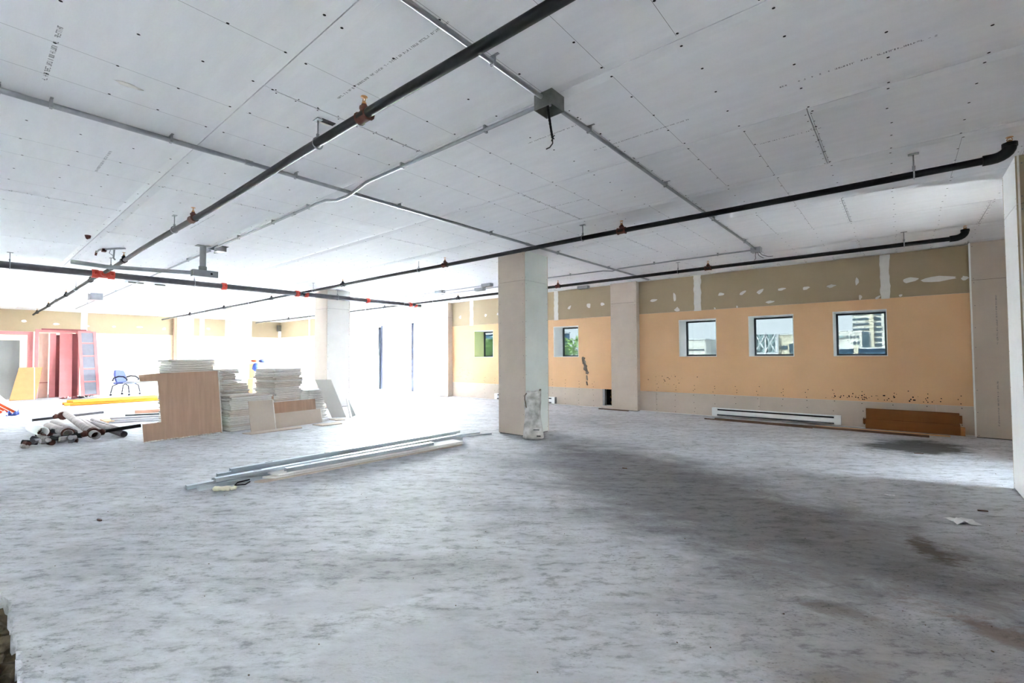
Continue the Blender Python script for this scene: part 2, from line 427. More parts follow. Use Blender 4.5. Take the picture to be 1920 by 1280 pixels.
for k, (x0, x1, y, h) in enumerate([(-3.95, -3.24, .285, .022), (-5.56, -4.9, .75, .018), (-2.8, -1.72, 1.55, .016), (-.55, .2, 3.30, .018), (-1.9, -1.13, 3.325, .014), (-.85, -.42, 4.1, .014), (-2.25, -1.75, 2.87, .015), (-7.1, -6.2, 1.9, .015), (-3.4, -2.6, 4.3, .015)]):
    print_strip(b, (x0, y, zz), (1, 0, 0), (0, 1, 0), x1 - x0, h, k)
tag(b.build('board_print', 'ink', ceiling), kind='stuff')

# ------------------------------------------------------------------ window wall (back)
T2 = 10.62
WIN = [(-3.71, -2.93), (-2.32, -1.54), (-0.93, -0.17), (-7.04, -6.27), (-9.99, -9.20)]
ZW0, ZW1 = 1.24, 2.04
FARW = [(-22.45, -21.62), (-21.12, -20.34)]
holes = [(a, c, ZW0, ZW1) for a, c in WIN + FARW] + [(-17.45, -11.75, 0.0, 2.50), (-5.60, -5.27, .06, .455)]
b = MB(); cells(b, XL - .6, XR + .3, -.15, 3.2, holes, 10.115, T2)
wall_back = b.build('wall_back', 'white'); tag(wall_back, 'long window wall of tan and orange boards above a pale gypsum strip', kind='structure')
def panel(name, m, x0, x1, z0, z1, hs=(), y=10.1, t=.0155, g=.0015):
    b = MB(); cells(b, x0 + g, x1 - g, z0 + g, z1 - g, [h for h in hs if x0 < h[0] < x1], y, y + t)
    return b.build(name, m, wall_back, origin=(x0, y, z0))
hs_ = [(a, c, ZW0, ZW1) for a, c in WIN + FARW] + [(-5.60, -5.26, .06, .455)]
ZL, ZU = .455, 2.225
for x0, x1 in ((-5.26, -4.24), (-4.24, -2.14), (-2.14, .41), (.41, 2.0)): panel('lower_board', 'gyp', x0, x1, .012, ZL, y=10.094)
for x0, x1 in ((-11.75, -8.1), (-8.1, -5.60)): panel('lower_board', 'gyp', x0, x1, .012, ZL, y=10.094)
panel('sheathing_board', 'orange', -4.95, 2.0, ZL, ZU, hs_)
panel('sheathing_board', 'orange', -11.75, -4.95, ZL, ZU, hs_)
panel('sheathing_board', 'cream', XL, -17.6, ZL, ZU, hs_); panel('lower_board', 'gypw', XL, -17.6, .012, ZL)
for x0, x1 in ((-4.95, -3.30), (-3.30, -.18), (-.18, 2.0), (-8.5, -4.95), (-11.75, -8.5), (-20.4, -17.45), (XL, -20.4)): panel('upper_board', 'tan', x0, x1, ZU, H)
for x0, x1 in ((-14.6, -11.75), (-17.45, -14.6)): panel('upper_board', 'gypw', x0, x1, 2.50, H, y=10.09)
def tape(x, z0, z1, w, seed, y=10.0985):
    rr = random.Random(seed); n = 14; poly = []
    for i in range(n + 1): poly.append((x - w / 2 + rr.uniform(-.008, .008), z0 + (z1 - z0) * i / n))
    for i in range(n, -1, -1): poly.append((x + w / 2 + rr.uniform(-.010, .010), z0 + (z1 - z0) * i / n))
    b = MB(); m = len(poly)
    b.add([(p, y, q) for p, q in poly] + [(p, y + .003, q) for p, q in poly],
          [(i, 2 * n + 1 - i, 2 * n - i, i + 1) for i in range(n)] + [(i, (i + 1) % m, m + (i + 1) % m, m + i) for i in range(m)])
    return b.build('joint_tape', 'mud', wall_back, origin=(x, y, z0))
tape(-3.30, 2.215, H, .15, 1); tape(-.18, 2.215, H - .01, .13, 2); tape(-6.95, 2.21, H, .13, 3); tape(-10.1, 2.21, H, .14, 4); tape(-20.4, 2.2, H, .15, 5)
def patch(x, z, w, h, ang, seed):
    rr = random.Random(seed); n = 12; ca, sa = math.cos(ang), math.sin(ang); vs = []
    for k in range(n):
        a = 2 * PI * k / n; rad = 1 + rr.uniform(-.18, .18); px = w / 2 * math.cos(a) * rad; pz = h / 2 * math.sin(a) * rad * (1 - .45 * math.cos(a))
        vs.append((x + px * ca - pz * sa, 10.0995, z + px * sa + pz * ca))
    b = MB(); b.add(vs + [(x, 10.0965, z)], [(k, n, (k + 1) % n) for k in range(n)], True)
    b.build('compound_patch', 'mud', wall_back, origin=(x, 10.1, z))
for k, (x, z, w, h, a) in enumerate([(-4.27, 2.52, .16, .06, .1), (-3.79, 2.55, .06, .20, .1), (-3.74, 2.28, .09, .11, 1.3), (-2.82, 2.53, .13, .06, 0), (-2.40, 2.53, .14, .06, .5), (-2.09, 2.52, .14, .06, .6), (-1.72, 2.53, .13, .05, .1), (-1.32, 2.51, .13, .06, .2),
     (-1.92, 2.30, .15, .05, .05), (-.93, 2.51, .14, .055, .1), (-.56, 2.55, .05, .13, -.1), (-.52, 2.27, .05, .08, 0), (-.28, 2.25, .09, .04, .6), (.15, 2.50, .22, .08, .05), (.50, 2.48, .42, .085, 0), (.80, 2.46, .09, .06, 0),
     (-2.95, 2.245, .03, .05, .4), (-2.52, 2.245, .03, .05, 0), (.02, 2.255, .05, .04, .5), (-6.53, 2.52, .12, .07, .8), (-5.96, 2.53, .10, .12, .9), (-5.57, 2.53, .11, .08, -.2), (-9.5, 2.5, .10, .08, .5), (-10.6, 2.5, .1, .1, .9), (-9.0, 2.5, .11, .07, -.3)]): patch(x, z, w, h, a, k)
b = MB(); rs = random.Random(21)
def wdot(b, x, z, r, y=10.0935):
    b.add([(x + r * math.cos(2 * PI * k / 6), y, z + r * math.sin(2 * PI * k / 6)) for k in range(6)], [tuple(range(6))])
for k in range(int((10.7) / .41)):
    x = .7 - .41 * k
    if -5.7 < x < -4.5: continue
    for z in (.05, .16, .28, .42): wdot(b, x + rs.uniform(-.015, .015), z + rs.uniform(-.02, .02), .0075)
    for z in (.50, .56, .63): wdot(b, x + rs.uniform(-.03, .03), z + rs.uniform(-.02, .02), .008, 10.099)
for k in range(60): wdot(b, rs.gauss(-.35, .45), .49 + abs(rs.gauss(0, .05)), rs.uniform(.004, .013), 10.0988)
for k in range(26): wdot(b, rs.gauss(-3.9, .25), .72 + rs.gauss(0, .07), rs.uniform(.004, .012), 10.0988)
for k in range(30): wdot(b, rs.gauss(-10.4, .25), .75 + rs.gauss(0, .12), rs.uniform(.003, .010), 10.0988)
tag(b.build('screw', 'black', wall_back), kind='stuff')
b = MB(); rs = random.Random(4)
for k in range(40):
    t = k / 39; x = -6.15 + .12 * t + rs.gauss(0, .012); z = 1.22 - .38 * t
    b.blob((x, 10.099, z), (rs.uniform(.02, .05), .004, rs.uniform(.025, .05)), k, .3, 6, 4)
for z, hh in ((.74, .05), (.70, .05), (.60, .035), (.56, .03)): b.blob((-6.03 + rs.uniform(-.01, .01), 10.099, z), (.028, .004, hh), 3, .3, 6, 4)
tag(b.build('adhesive_smear', 'smear', wall_back), kind='stuff')
# open cavity beside the pilaster
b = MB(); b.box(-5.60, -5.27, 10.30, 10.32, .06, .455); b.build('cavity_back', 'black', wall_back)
b = MB()
for k in range(9): b.blob((-5.33 + rs.uniform(-.08, .06), 10.22, .14 + .034 * k), (.06, .05, .05), k, .3)
tag(b.build('insulation', 'insul', wall_back), kind='stuff')
b = MB(); b.box(-5.60, -5.585, 10.10, 10.25, .06, .455); b.box(-5.585, -5.545, 10.10, 10.115, .06, .455); b.build('stud', 'galv', wall_back)
b = MB(); b.box(-5.62, -5.26, 10.07, 10.30, .0, .055); b.build('sill_plate', 'gyp', wall_back)

# windows in the back wall
def window(k, a, c, lining='white', label=''):
    w = empty('window_%d' % k, ((a + c) / 2, 10.1, ZW0), label, None, None, 'structure')
    t = .012
    b = MB(); b.box(a, a + t, 10.1, 10.60, ZW0, ZW1); b.build('jamb_lining', lining, w)
    b = MB(); b.box(c - t, c, 10.1, 10.60, ZW0, ZW1); b.build('jamb_lining', 'white', w)
    b = MB(); b.box(a + t, c - t, 10.1, 10.60, ZW1 - t, ZW1); b.build('head_lining', 'white', w)
    b = MB(); b.box(a + t, c - t, 10.1, 10.60, ZW0, ZW0 + t); b.build('window_sill', 'white', w)
    f = .032; a2, c2, z2, z3 = a + t, c - t, ZW0 + t, ZW1 - t
    b = MB(); b.box(a2, a2 + f, 10.52, 10.57, z2, z3); b.box(c2 - f, c2, 10.52, 10.57, z2, z3); b.box(a2 + f, c2 - f, 10.52, 10.57, z2, z2 + f); b.box(a2 + f, c2 - f, 10.52, 10.57, z3 - f, z3)
    b.build('window_frame', 'dkmetal', w)
    b = MB(); b.box(a2 + f, c2 - f, 10.54, 10.546, z2 + f, z3 - f); b.build('pane', 'glass_t', w)
labs = ['small square window with a pale building and open sky behind it, next to the boxed pilaster', 'small square window framing a braced lattice sign, middle of the right-hand three', 'small square window looking onto a white office tower, beside the board corner',
        'small square window with wires and green trees, above the grey smear', 'small square window with a pale green left jamb and trees outside', 'small far window next to the far corner of the window wall', 'small far window half hidden by the second column']
for k, (a, c) in enumerate(WIN + FARW): window(k + 1, a, c, 'lime' if k == 4 else 'white', labs[k])

# storefront glazing
sf = empty('window_8', (-14.6, 10.3, 0), 'floor to ceiling storefront glazing blown out by daylight', None, None, 'structure')
for x in (-17.36, -15.06, -13.20, -11.84):
    b = MB(); b.box(x - .075, x + .075, 10.26, 10.40, .05, 2.48); b.build('mullion', 'mull', sf)
b = MB(); b.box(-15.235, -15.14, 10.22, 10.30, .05, 2.40); b.build('dark_mullion_trim', 'dkmetal', sf)
b = MB(); b.box(-17.45, -11.75, 10.24, 10.42, .0, .05); b.build('sill', 'alum', sf)
b = MB(); b.box(-17.45, -11.75, 10.24, 10.42, 2.45, 2.5); b.build('head', 'alum', sf)
for x0, x1 in ((-17.28, -15.14), (-14.98, -13.28), (-13.12, -11.92)):
    b = MB(); b.box(x0, x1, 10.33, 10.338, .05, 2.45); b.build('pane', 'glass_c', sf)

# ------------------------------------------------------------------ other walls
FW = [(3.93, 4.62), (7.02, 7.66), (8.52, 9.12)]
holes = [(a, c, 1.2, 1.9) for a, c in FW]
b = MB(); cells(b, YN - .2, YB + .6, -.15, 3.2, holes, XL - .5, XL - .016, 'x')
wall_far = b.build('wall_far', 'white'); tag(wall_far, 'far end wall, pale below and tan above', kind='structure')
def fpanel(name, m, a0, a1, z0, z1, hs=()):
    b = MB(); cells(b, a0 + .0015, a1 - .0015, z0 + .0015, z1 - .0015, [h for h in hs if a0 < h[0] < a1], XL - .016, XL, 'x'); b.build(name, m, wall_far, origin=(XL, a0, z0))
for a0, a1 in ((YN, 2.9), (2.9, 6.0), (6.0, YB)):
    fpanel('upper_board', 'tan', a0, a1, 2.22, H); fpanel('sheathing_board', 'cream', a0, a1, .45, 2.22, holes); fpanel('lower_board', 'gypw', a0, a1, .012, .45)
for y in (2.95, 6.75):
    b = MB(); b.box(XL, XL + .003, y - .09, y + .09, 2.2, H); b.build('joint_tape', 'mud', wall_far)
rs = random.Random(8)
for k in range(12):
    b = MB(); y = -.2 + .8 * k; b.blob((XL, y, 2.52 + rs.uniform(-.06, .06)), (.003, rs.uniform(.06, .12), rs.uniform(.03, .06)), k, .2, 8, 4); b.build('compound_patch', 'mud', wall_far)
for k, (a, c) in enumerate(FW):
    w = empty('window_%d' % (k + 9), (XL, (a + c) / 2, 1.2), ['far end wall window above the blue office chair', 'far end wall window just left of the third column', 'far end wall window just right of the third column'][k], None, None, 'structure')
    b = MB(); f = .035
    b.box(XL - .34, XL - .29, a, a + f, 1.2, 1.9); b.box(XL - .34, XL - .29, c - f, c, 1.2, 1.9); b.box(XL - .34, XL - .29, a + f, c - f, 1.2, 1.2 + f); b.box(XL - .34, XL - .29, a + f, c - f, 1.9 - f, 1.9)
    b.build('window_frame', 'alum', w)
    b = MB(); b.box(XL - .32, XL - .312, a + f, c - f, 1.2 + f, 1.9 - f); b.build('pane', 'glass_c', w)
fill_rbays = [(-3.0, -2.2), (6.7, 7.08)]  # unseen openings added to the right wall for fill light
b = MB(); cells(b, YN - .2, YB + .6, -.15, 3.2, [(a, c, .9, 1.9) for a, c in fill_rbays], XR, XR + .3, 'x'); wall_right = b.build('wall_right', 'gyp'); tag(wall_right, 'gypsum wall with wide windows beside the camera', kind='structure')
for k, (a, c) in enumerate(fill_rbays):
    w = empty('window_%d' % (k + 15), (XR + .15, (a + c) / 2, .9), 'unseen window added to the right wall for fill light', None, 'added right wall windows', 'structure')
    b = MB(); b.box(XR + .1, XR + .2, a, a + .06, .9, 1.9); b.box(XR + .1, XR + .2, c - .06, c, .9, 1.9); b.box(XR + .1, XR + .2, a, c, 1.84, 1.9); b.box(XR + .1, XR + .2, a, c, .9, .96); b.build('window_frame', 'alum', w)
    b = MB(); b.box(XR + .146, XR + .154, a + .06, c - .06, .96, 1.84); b.build('pane', 'glass_c', w)
# wall behind the picture's left edge: one narrow unseen bay sized for its light
bays = [(-17.8 + 2.9 * k, -17.8 + 2.9 * k + .55) for k in range(1)]
b = MB(); cells(b, XL - .6, XR + .3, -.15, 3.2, [(a, c, .05, 2.55) for a, c in bays], YN - .3, YN)
wall_near = b.build('wall_near', 'gypw'); tag(wall_near, 'glazed side wall outside the frame', kind='structure')
b = MB(); b.box(-20.5, -9.0, YN - 4.2, YN - .3, 2.75, 2.95); tag(b.build('sunblocker', 'offw', None, (-15, YN - 2, 2.75)), 'white canopy outside the side wall windows', 'sunblocker')  # unseen overhang added to keep direct sun out of the near bay
for k, (a, c) in enumerate(bays):
    w = empty('window_%d' % (k + 12), ((a + c) / 2, YN - .15, .05), 'glazed bay of the side wall outside the frame', None, 'side wall bays', 'structure')
    b = MB(); b.box(a, a + .06, YN - .2, YN - .1, .05, 2.55); b.box(c - .06, c, YN - .2, YN - .1, .05, 2.55); b.box(a, c, YN - .2, YN - .1, 2.49, 2.55); b.box(a, c, YN - .2, YN - .1, .05, .11); b.build('window_frame', 'alum', w)
    b = MB(); b.box(a + .06, c - .06, YN - .154, YN - .146, .11, 2.49); b.build('pane', 'glass_c', w)

# ------------------------------------------------------------------ columns and pilasters clad in gypsum board
def screws_on(b, face, p, a0, a1, z0, z1, r=.006):
    rr = random.Random(int(abs(p) * 100 + abs(a0) * 37)); n = int((z1 - z0) / .30)
    for a in (a0 + .035, a1 - .035):
        for k in range(n + 1):
            z = z0 + .05 + (z1 - z0 - .1) * k / max(n, 1) + rr.uniform(-.03, .03); aa = a + rr.uniform(-.008, .008); q = []
            for j in range(6):
                da, dz = r * math.cos(2 * PI * j / 6), r * math.sin(2 * PI * j / 6)
                q.append((aa + da, p, z + dz) if face == 'y' else (p, aa + da, z + dz))
            b.add(q, [tuple(range(6))])
def column(x0, x1, y0, y1, zj, label, m='gyp', right='gyp', left='gyp', kind='thing', name='column', cat='column'):
    col = empty(name, ((x0 + x1) / 2, (y0 + y1) / 2, 0), label, cat, None, kind)
    t = .013; g = .0025
    b = MB(); b.box(x0 + t + .001, x1 - t - .001, y0 + t + .001, y1 - t - .001, 0, H); b.build('core', 'black', col)
    sc = MB()
    for z0, z1 in ((.012, zj - g), (zj + g, H)):
        # front, back, right and left boards
        b = MB(); b.box(x0, x1, y0, y0 + t, z0, z1); b.build('gypsum_board', m, col, origin=(x0, y0, z0))
        b = MB(); b.box(x0, x1, y1 - t, y1, z0, z1); b.build('gypsum_board', m, col, origin=(x0, y1, z0))
        b = MB(); b.box(x1 - t, x1 - .0005, y0 + t + g, y1 - t - g, z0, z1); b.build('gypsum_board', right, col, origin=(x1, y0, z0))
        b = MB(); b.box(x0 + .0005, x0 + t, y0 + t + g, y1 - t - g, z0, z1); b.build('gypsum_board', left, col, origin=(x0, y0, z0))
        screws_on(sc, 'y', y0 - .0008, x0, x1, z0, z1); screws_on(sc, 'x', x1 + .0003, y0, y1, z0, z1); screws_on(sc, 'x', x0 - .0003, y0, y1, z0, z1)
    tag(sc.build('screw', 'ink', col), kind='stuff')
    return col
column(-5.165, -4.60, 5.80, 6.44, 2.50, 'free standing square column clad in screwed gypsum board, dusty sack against it', right='gypgreen_lit')
column(-11.59, -10.98, 5.88, 6.52, 2.50, 'pale square column behind the right end of the board stacks', right='gypw')
column(-17.92, -17.32, 5.88, 6.52, 2.50, 'farthest square column, behind the middle board stacks', right='gypw')
fin = column(.79, 1.40, 5.80, 6.45, 2.56, 'bright white sided square column cut off by the picture edge', m='tan', left='white')
b = MB(); b.box(.80, .812, 5.790, 5.800, .01, H); b.build('board_edge', 'core', fin)
for x0, x1, y0, lab in ((-5.27, -4.62, 9.935, 'boxed gypsum pilaster on the window wall, beside the open wall cavity'), (-11.55, -10.95, 9.90, 'boxed gypsum pilaster between the storefront glass and the window wall'), (.84, 1.99, 9.955, 'wide boxed gypsum pilaster in the corner beside the brown carton')):
    column(x0, x1, y0, 10.0925, 2.50 if x0 < 0 else 2.40, lab, m='gyp', kind='thing', name='pilaster', cat='pilaster')
    if x0 > 0:
        b = MB()
        print_strip(b, (1.10, y0 - .001, 2.15), (0, 0, -1), (1, 0, 0), .75, .016, 11); print_strip(b, (1.085, y0 - .001, .86), (0, 0, -1), (1, 0, 0), .66, .016, 12)
        pb = b.build('board_print', 'ink', wall_back); tag(pb, kind='stuff')
        b = MB(); b.box(x0 - .006, x0 + .012, y0 - .006, y0 + .02, .012, H); b.build('corner_bead', 'white', wall_back)
fp = empty('pilaster', (XL + .1, 6.07, 0), 'pale boxed pilaster on the far end wall beyond the chair', 'pilaster', None, 'thing')
b = MB(); b.box(XL + .004, XL + .22, 5.80, 6.38, 0, H); b.build('gypsum_board', 'gypw', fp)
b = MB(); b.box(XL + .004, XL + .18, 5.70, 5.80, 0, H); b.build('side_return', 'brown', fp)
b = MB(); b.box(XL, XL + .10, YB - .12, YB - .02, 0, H - .25); tag(b.build('trim_1', 'white'), 'white corner trim in the far corner', kind='structure')
b = MB(); b.box(XL + .02, XL + .14, YB - .2, YB - .04, H - .45, H - .15); bx = b.build('junction_box', 'galvd', None, (XL + .08, YB - .1, H - .45)); tag(bx, 'small dark box high in the far corner above the white trim', 'box')

# ------------------------------------------------------------------ sprinkler pipes
def sprinkler(x, y, z, par, r, tee=True, m='rust'):
    b = MB()
    if tee:
        b.tube([(x - .055, y, z), (x - .052, y, z), (x - .035, y, z), (x + .035, y, z), (x + .052, y, z), (x + .055, y, z)], [r + .008, r + .014, r + .008, r + .008, r + .014, r + .008], 12)
    b.lathe((x, y, z), [(0, .026), (r + .012, .026), (r + .014, .03), (r + .030, .03), (r + .032, .018), (r + .045, .018)], 10)
    t = b.build('tee_fitting', m, par)
    b = MB(); zt = z + r + .045
    b.lathe((x, y, zt), [(0, .015), (.012, .015), (.014, .010), (.022, .008)], 8)
    for sg in (-1, 1): b.tube([(x + sg * .009, y, zt + .014), (x + sg * .016, y, zt + .028), (x + sg * .008, y, zt + .042)], .003, 5)
    b.lathe((x, y, zt + .041), [(0, .006), (.004, .006), (.006, .022), (.009, .022)], 10)
    b.build('sprinkler_head', 'brass', par)
def hanger(x, y, z, r, par, axis='x', rod=True):
    """threaded rod, ceiling plate and a loop round the pipe"""
    b = MB()
    b.tube([(x, y, H), (x, y, z + r + .035)], .0055, 6)
    if axis == 'x': b.box(x - .035, x + .035, y - .02, y + .02, H - .006, H)
    else: b.box(x - .02, x + .02, y - .035, y + .035, H - .006, H)
    pts = []
    for k in range(17):
        a = PI / 2 + 2 * PI * k / 16; rr = (r + .006) * (1.0 if math.sin(a) < .4 else 1.0 + .45 * (math.sin(a) - .4))
        pts.append((x, y + rr * math.cos(a), z + rr * math.sin(a)) if axis == 'x' else (x + rr * math.cos(a), y, z + rr * math.sin(a)))
    b.tube(pts, .006, 6)
    b.lathe((x, y, z + r + .012), [(0, .012), (.03, .012)], 6)
    b.build('pipe_hanger', 'galv', par)
ZP = 2.80
def branch(y, xr, xl, heads, hangs, label, r=.029, elbow=True):
    p = empty('sprinkler_pipe', (xr, y, ZP), label, 'pipe')
    b = MB(); n = 24; rr = random.Random(int(y * 10))
    b.tube([(xr + (xl - xr) * k / n, y + (.012 * math.sin(k * 1.3) if 0 < k < n else 0), ZP) for k in range(n + 1)], r, 14); b.build('pipe_run', 'pipe', p)
    for x in heads: sprinkler(x, y, ZP, p, r, m='rust' if x > -7 else 'pipe')
    for x in hangs: hanger(x, y, ZP, r, p)
    if elbow:
        b = MB(); pts = [(xr - .02 + .10 * math.sin(a), y, ZP + .075 - .075 * math.cos(a)) for a in [PI / 2 * k / 6 for k in range(7)]]
        b.tube([(xr - .07, y, ZP)] + pts, r + .012, 12); b.lathe((pts[-1][0], y, pts[-1][2] - .005), [(0, r + .016), (.03, r + .016)], 12); b.build('elbow_fitting', 'pipe', p)
        q = pts[-1]; b = MB(); zt = q[2] + .025
        b.lathe((q[0], y, zt), [(0, .018), (.014, .018), (.016, .010), (.024, .008)], 8)
        for sg in (-1, 1): b.tube([(q[0] + sg * .009, y, zt + .014), (q[0] + sg * .016, y, zt + .026), (q[0] + sg * .008, y, zt + .038)], .003, 5)
        b.lathe((q[0], y, zt + .037), [(0, .006), (.004, .006), (.006, .022), (.009, .022)], 10); b.build('sprinkler_head', 'brass', p)
    return p
branch(1.61, .60, -23.1, [-2.56, -5.9, -9.24, -12.1, -15.34, -18.78, -21.9], [-3.15, -6.59, -10.2, -13.9, -17.2], 'black sprinkler pipe running nearest overhead, with rusty tee and hanger loops')
branch(5.17, .60, -22.6, [-2.58, -5.79, -9.0, -12.49, -15.86, -19.14], [.12, -3.13, -6.48, -10.27, -13.9, -17.5], 'black sprinkler pipe crossing in front of the free standing column top')
branch(8.42, .60, -21.9, [-2.56, -5.74, -8.92, -12.21, -15.4, -18.74], [.07, -3.09, -6.5, -9.9, -13.2, -17], 'black sprinkler pipe nearest the window wall, ending in an elbow by the corner pilaster')
XM, ZM = -10.85, 2.77
mp = empty('sprinkler_main', (XM, 3, ZM), 'thick grey sprinkler main with red couplings, crossing under the branch pipes', 'pipe')
b = MB(); b.tube([(XM, -3.55, ZM), (XM, 8.62, ZM)], .055, 18); b.build('pipe_run', 'main', mp)
for y in (1.5, 1.72, 5.07, 5.28, 8.34, 8.52, 3.53, 6.95):
    b = MB(); r = .055
    b.tube([(XM, y - .045, ZM), (XM, y - .044, ZM), (XM, y + .044, ZM), (XM, y + .045, ZM)], [r, r + .02, r + .02, r], 14)
    for sg in (-1, 1): b.box(XM + sg * .085 - .022, XM + sg * .085 + .022, y - .02, y + .02, ZM - .018, ZM + .018)
    b.build('coupling', 'red', mp)
for y in (1.61, 5.17, 8.42):
    b = MB(); b.tube([(XM - .12, y, ZM + .0), (XM + .12, y, ZM + .0)], .045, 12); b.tube([(XM, y - .1, ZM), (XM, y + .1, ZM)], .064, 14); b.build('cross_fitting', 'red' if y < 3 else 'main', mp)
for y in (.48, 3.0, 6.09, 8.1): hanger(XM, y, ZM, .055, mp, 'y')
b = MB(); b.lathe((XM, 8.62, ZM), [(0, .06), (.10, .06)], 12, (0, 1, 0)); b.build('end_cap', 'main', mp)

# ------------------------------------------------------------------ conduits and boxes
def strap(b, x, y, z, r, axis):
    if axis == 'y': b.box(x - r - .003, x + r + .003, y - .008, y + .008, z - r - .003, H); b.box(x + r, x + r + .03, y - .008, y + .008, H - .003, H)
    else: b.box(x - .008, x + .008, y - r - .003, y + r + .003, z - r - .003, H); b.box(x - .008, x + .008, y + r, y + r + .03, H - .003, H)
def conduit(name, pts, r, straps, label, axis, m='galv', couplings=()):
    p = empty(name, pts[0], label, 'conduit'); b = MB(); b.tube(pts, r, 10); b.build('conduit_run', m, p)
    z = pts[0][2]
    for x, y in straps:
        q = MB(); strap(q, x, y, z, r, axis); q.build('strap', 'galv', p)
    for x, y in couplings:
        q = MB()
        q.tube([(x, y - .03, z), (x, y + .03, z)] if axis == 'y' else [(x - .03, y, z), (x + .03, y, z)], r + .005, 10); q.build('coupling', 'galv', p)
    return p
ZC = 2.94; rc = .0145
conduit('conduit', [(-1.725, -2.6, ZC), (-1.725, 2.36, ZC)], rc, [(-1.725, y) for y in (-.5, .7, 1.9)], 'steel conduit running overhead from the picture top to the open junction box', 'y')
conduit('conduit', [(-1.725, 2.52, ZC), (-1.72, 8.02, ZC)], rc, [(-1.722, y) for y in (2.95, 4.4, 5.9, 7.4)], 'steel conduit between the open junction box and the small box by the window wall', 'y', couplings=[(-1.722, 5.55)])
conduit('conduit', [(-4.22, -2.6, ZC), (-4.22, 9.72, ZC)], .017, [(-4.22, y) for y in (.12, .35, 1.0, 1.95, 3.1, 4.6, 6.2, 7.9)], 'long steel conduit from the left ceiling edge to the window wall past the column top', 'y', couplings=[(-4.22, 1.55), (-4.22, 5.4)])
conduit('conduit', [(-4.26, -2.6, ZC + .008), (-4.262, 1.3, ZC + .008), (-4.255, 1.36, ZC + .012)], .012, [], 'thin second conduit hugging the long conduit at the left ceiling edge', 'y')
conduit('conduit', [(-1.80, 2.44, ZC), (-3.85, 2.45, ZC), (-4.05, 2.455, ZC - .035), (-4.22, 2.46, ZC - .052), (-4.42, 2.46, ZC - .045), (-4.62, 2.455, ZC - .004), (-4.8, 2.45, ZC), (-7.86, 2.45, ZC)], rc,
        [(x, 2.45) for x in (-2.3, -3.3, -5.0, -5.9, -7.0)], 'steel conduit from the open junction box, bent under the long conduit', 'x', couplings=[(-5.35, 2.45)])
conduit('conduit', [(-8.2, 2.47, ZC), (-21.2, 2.47, ZC)], rc, [(x, 2.47) for x in (-9.3, -11, -13.1, -15, -17, -19)], 'thin conduit going on from the ceiling bracket to the far end wall', 'x')
conduit('conduit', [(-1.78, 8.07, ZC), (-2.9, 8.07, ZC), (-4.1, 8.10, ZC), (-4.25, 8.10, ZC - .03), (-4.45, 8.1, ZC), (-6.98, 8.0, ZC)], .012, [(x, 8.08) for x in (-2.3, -3.4, -5.2, -6.2)], 'conduit along the window wall from the small box to behind the free standing column', 'x')
conduit('conduit', [(-7.6, 7.92, ZC), (-20.0, 7.95, ZC)], .011, [(-10.5, 7.93), (-12.5, 7.93), (-15, 7.93)], 'far thin conduit through two small boxes beyond the free standing column', 'x')
conduit('conduit', [(-6.3, 8.30, ZC), (-20.0, 8.30, ZC)], .011, [(-10.2, 8.3), (-13, 8.3)], 'far thin conduit beside the window wall sprinkler pipe', 'x')
# large open junction box
jb = empty('junction_box', (-1.72, 2.44, H), 'open square steel junction box with black wires hanging out', 'box')
x0, x1, y0, y1, z0, z1 = -1.79, -1.65, 2.37, 2.51, 2.875, H; t = .004
b = MB(); b.box(x0, x1, y0, y0 + t, z0, z1); b.box(x0, x1, y1 - t, y1, z0, z1); b.box(x0, x0 + t, y0 + t, y1 - t, z0, z1); b.box(x1 - t, x1, y0 + t, y1 - t, z0, z1); b.build('box_side', 'galvd', jb)
b = MB(); b.box(x0 + t, x1 - t, y0 + t, y1 - t, z1 - .006, z1 - .002); b.build('box_back', 'black', jb)
b = MB(); b.blob((x1 - .02, y0 + .012, z0), .008, 1, 0); b.blob((x0 + .02, y1 - .012, z0), .008, 2, 0); b.build('screw_tab', 'galv', jb)
def wirepath(seed, amp, end):
    rr = random.Random(seed); pts = []
    for k in range(14):
        t = k / 13; a = t * 16 + seed
        pts.append((-1.735 + .075 * t + amp * math.cos(a) * (1 - .3 * t), 2.435 - .05 * t + amp * math.sin(a), 2.94 - .275 * t))
    return pts + end
for k in range(4):
    b = MB(); b.tube(wirepath(k * 1.6, .006, [[(-1.655, 2.38, 2.655), (-1.65, 2.375, 2.62), (-1.665, 2.365, 2.595), (-1.69, 2.36, 2.59)], [(-1.645, 2.385, 2.65)], [(-1.67, 2.39, 2.645)], [(-1.64, 2.38, 2.67)]][k]), .0036, 6); b.build('wire', 'wire', jb)
# small box near the window wall
j2 = empty('junction_box', (-1.72, 8.10, H), 'small steel junction box with dangling wires in front of the window wall', 'box')
b = MB(); b.box(-1.79, -1.65, 8.03, 8.16, 2.90, H); b.build('box_side', 'galv', j2)
for k in range(3):
    b = MB(); b.tube([(-1.72 + .02 * k, 8.08, 2.90), (-1.73 + .05 * k, 8.06, 2.84), (-1.72 + .09 * k, 8.05, 2.80), (-1.74 + .13 * k, 8.05, 2.77 + .015 * k)], .004, 5); b.build('wire', 'wire', j2)
for k, (x, y, lab) in enumerate([(-7.4, 7.92, 'small ceiling box just left of the free standing column top'), (-9.1, 7.95, 'small ceiling box farther left of the column, on the far conduit'), (-8.0, 8.30, 'small ceiling box on the conduit nearest the window wall'), (-5.9, 9.75, 'small ceiling box against the window wall beside the joint tape')]):
    q = empty('ceiling_box', (x, y, H), lab, 'box'); b = MB(); b.box(x - .14, x + .14, y - .06, y + .06, 2.905, H); b.build('box_body', 'galv', q); b = MB(); b.box(x - .12, x + .12, y - .05, y + .05, 2.899, 2.905); b.build('cover_plate', 'galvd', q)
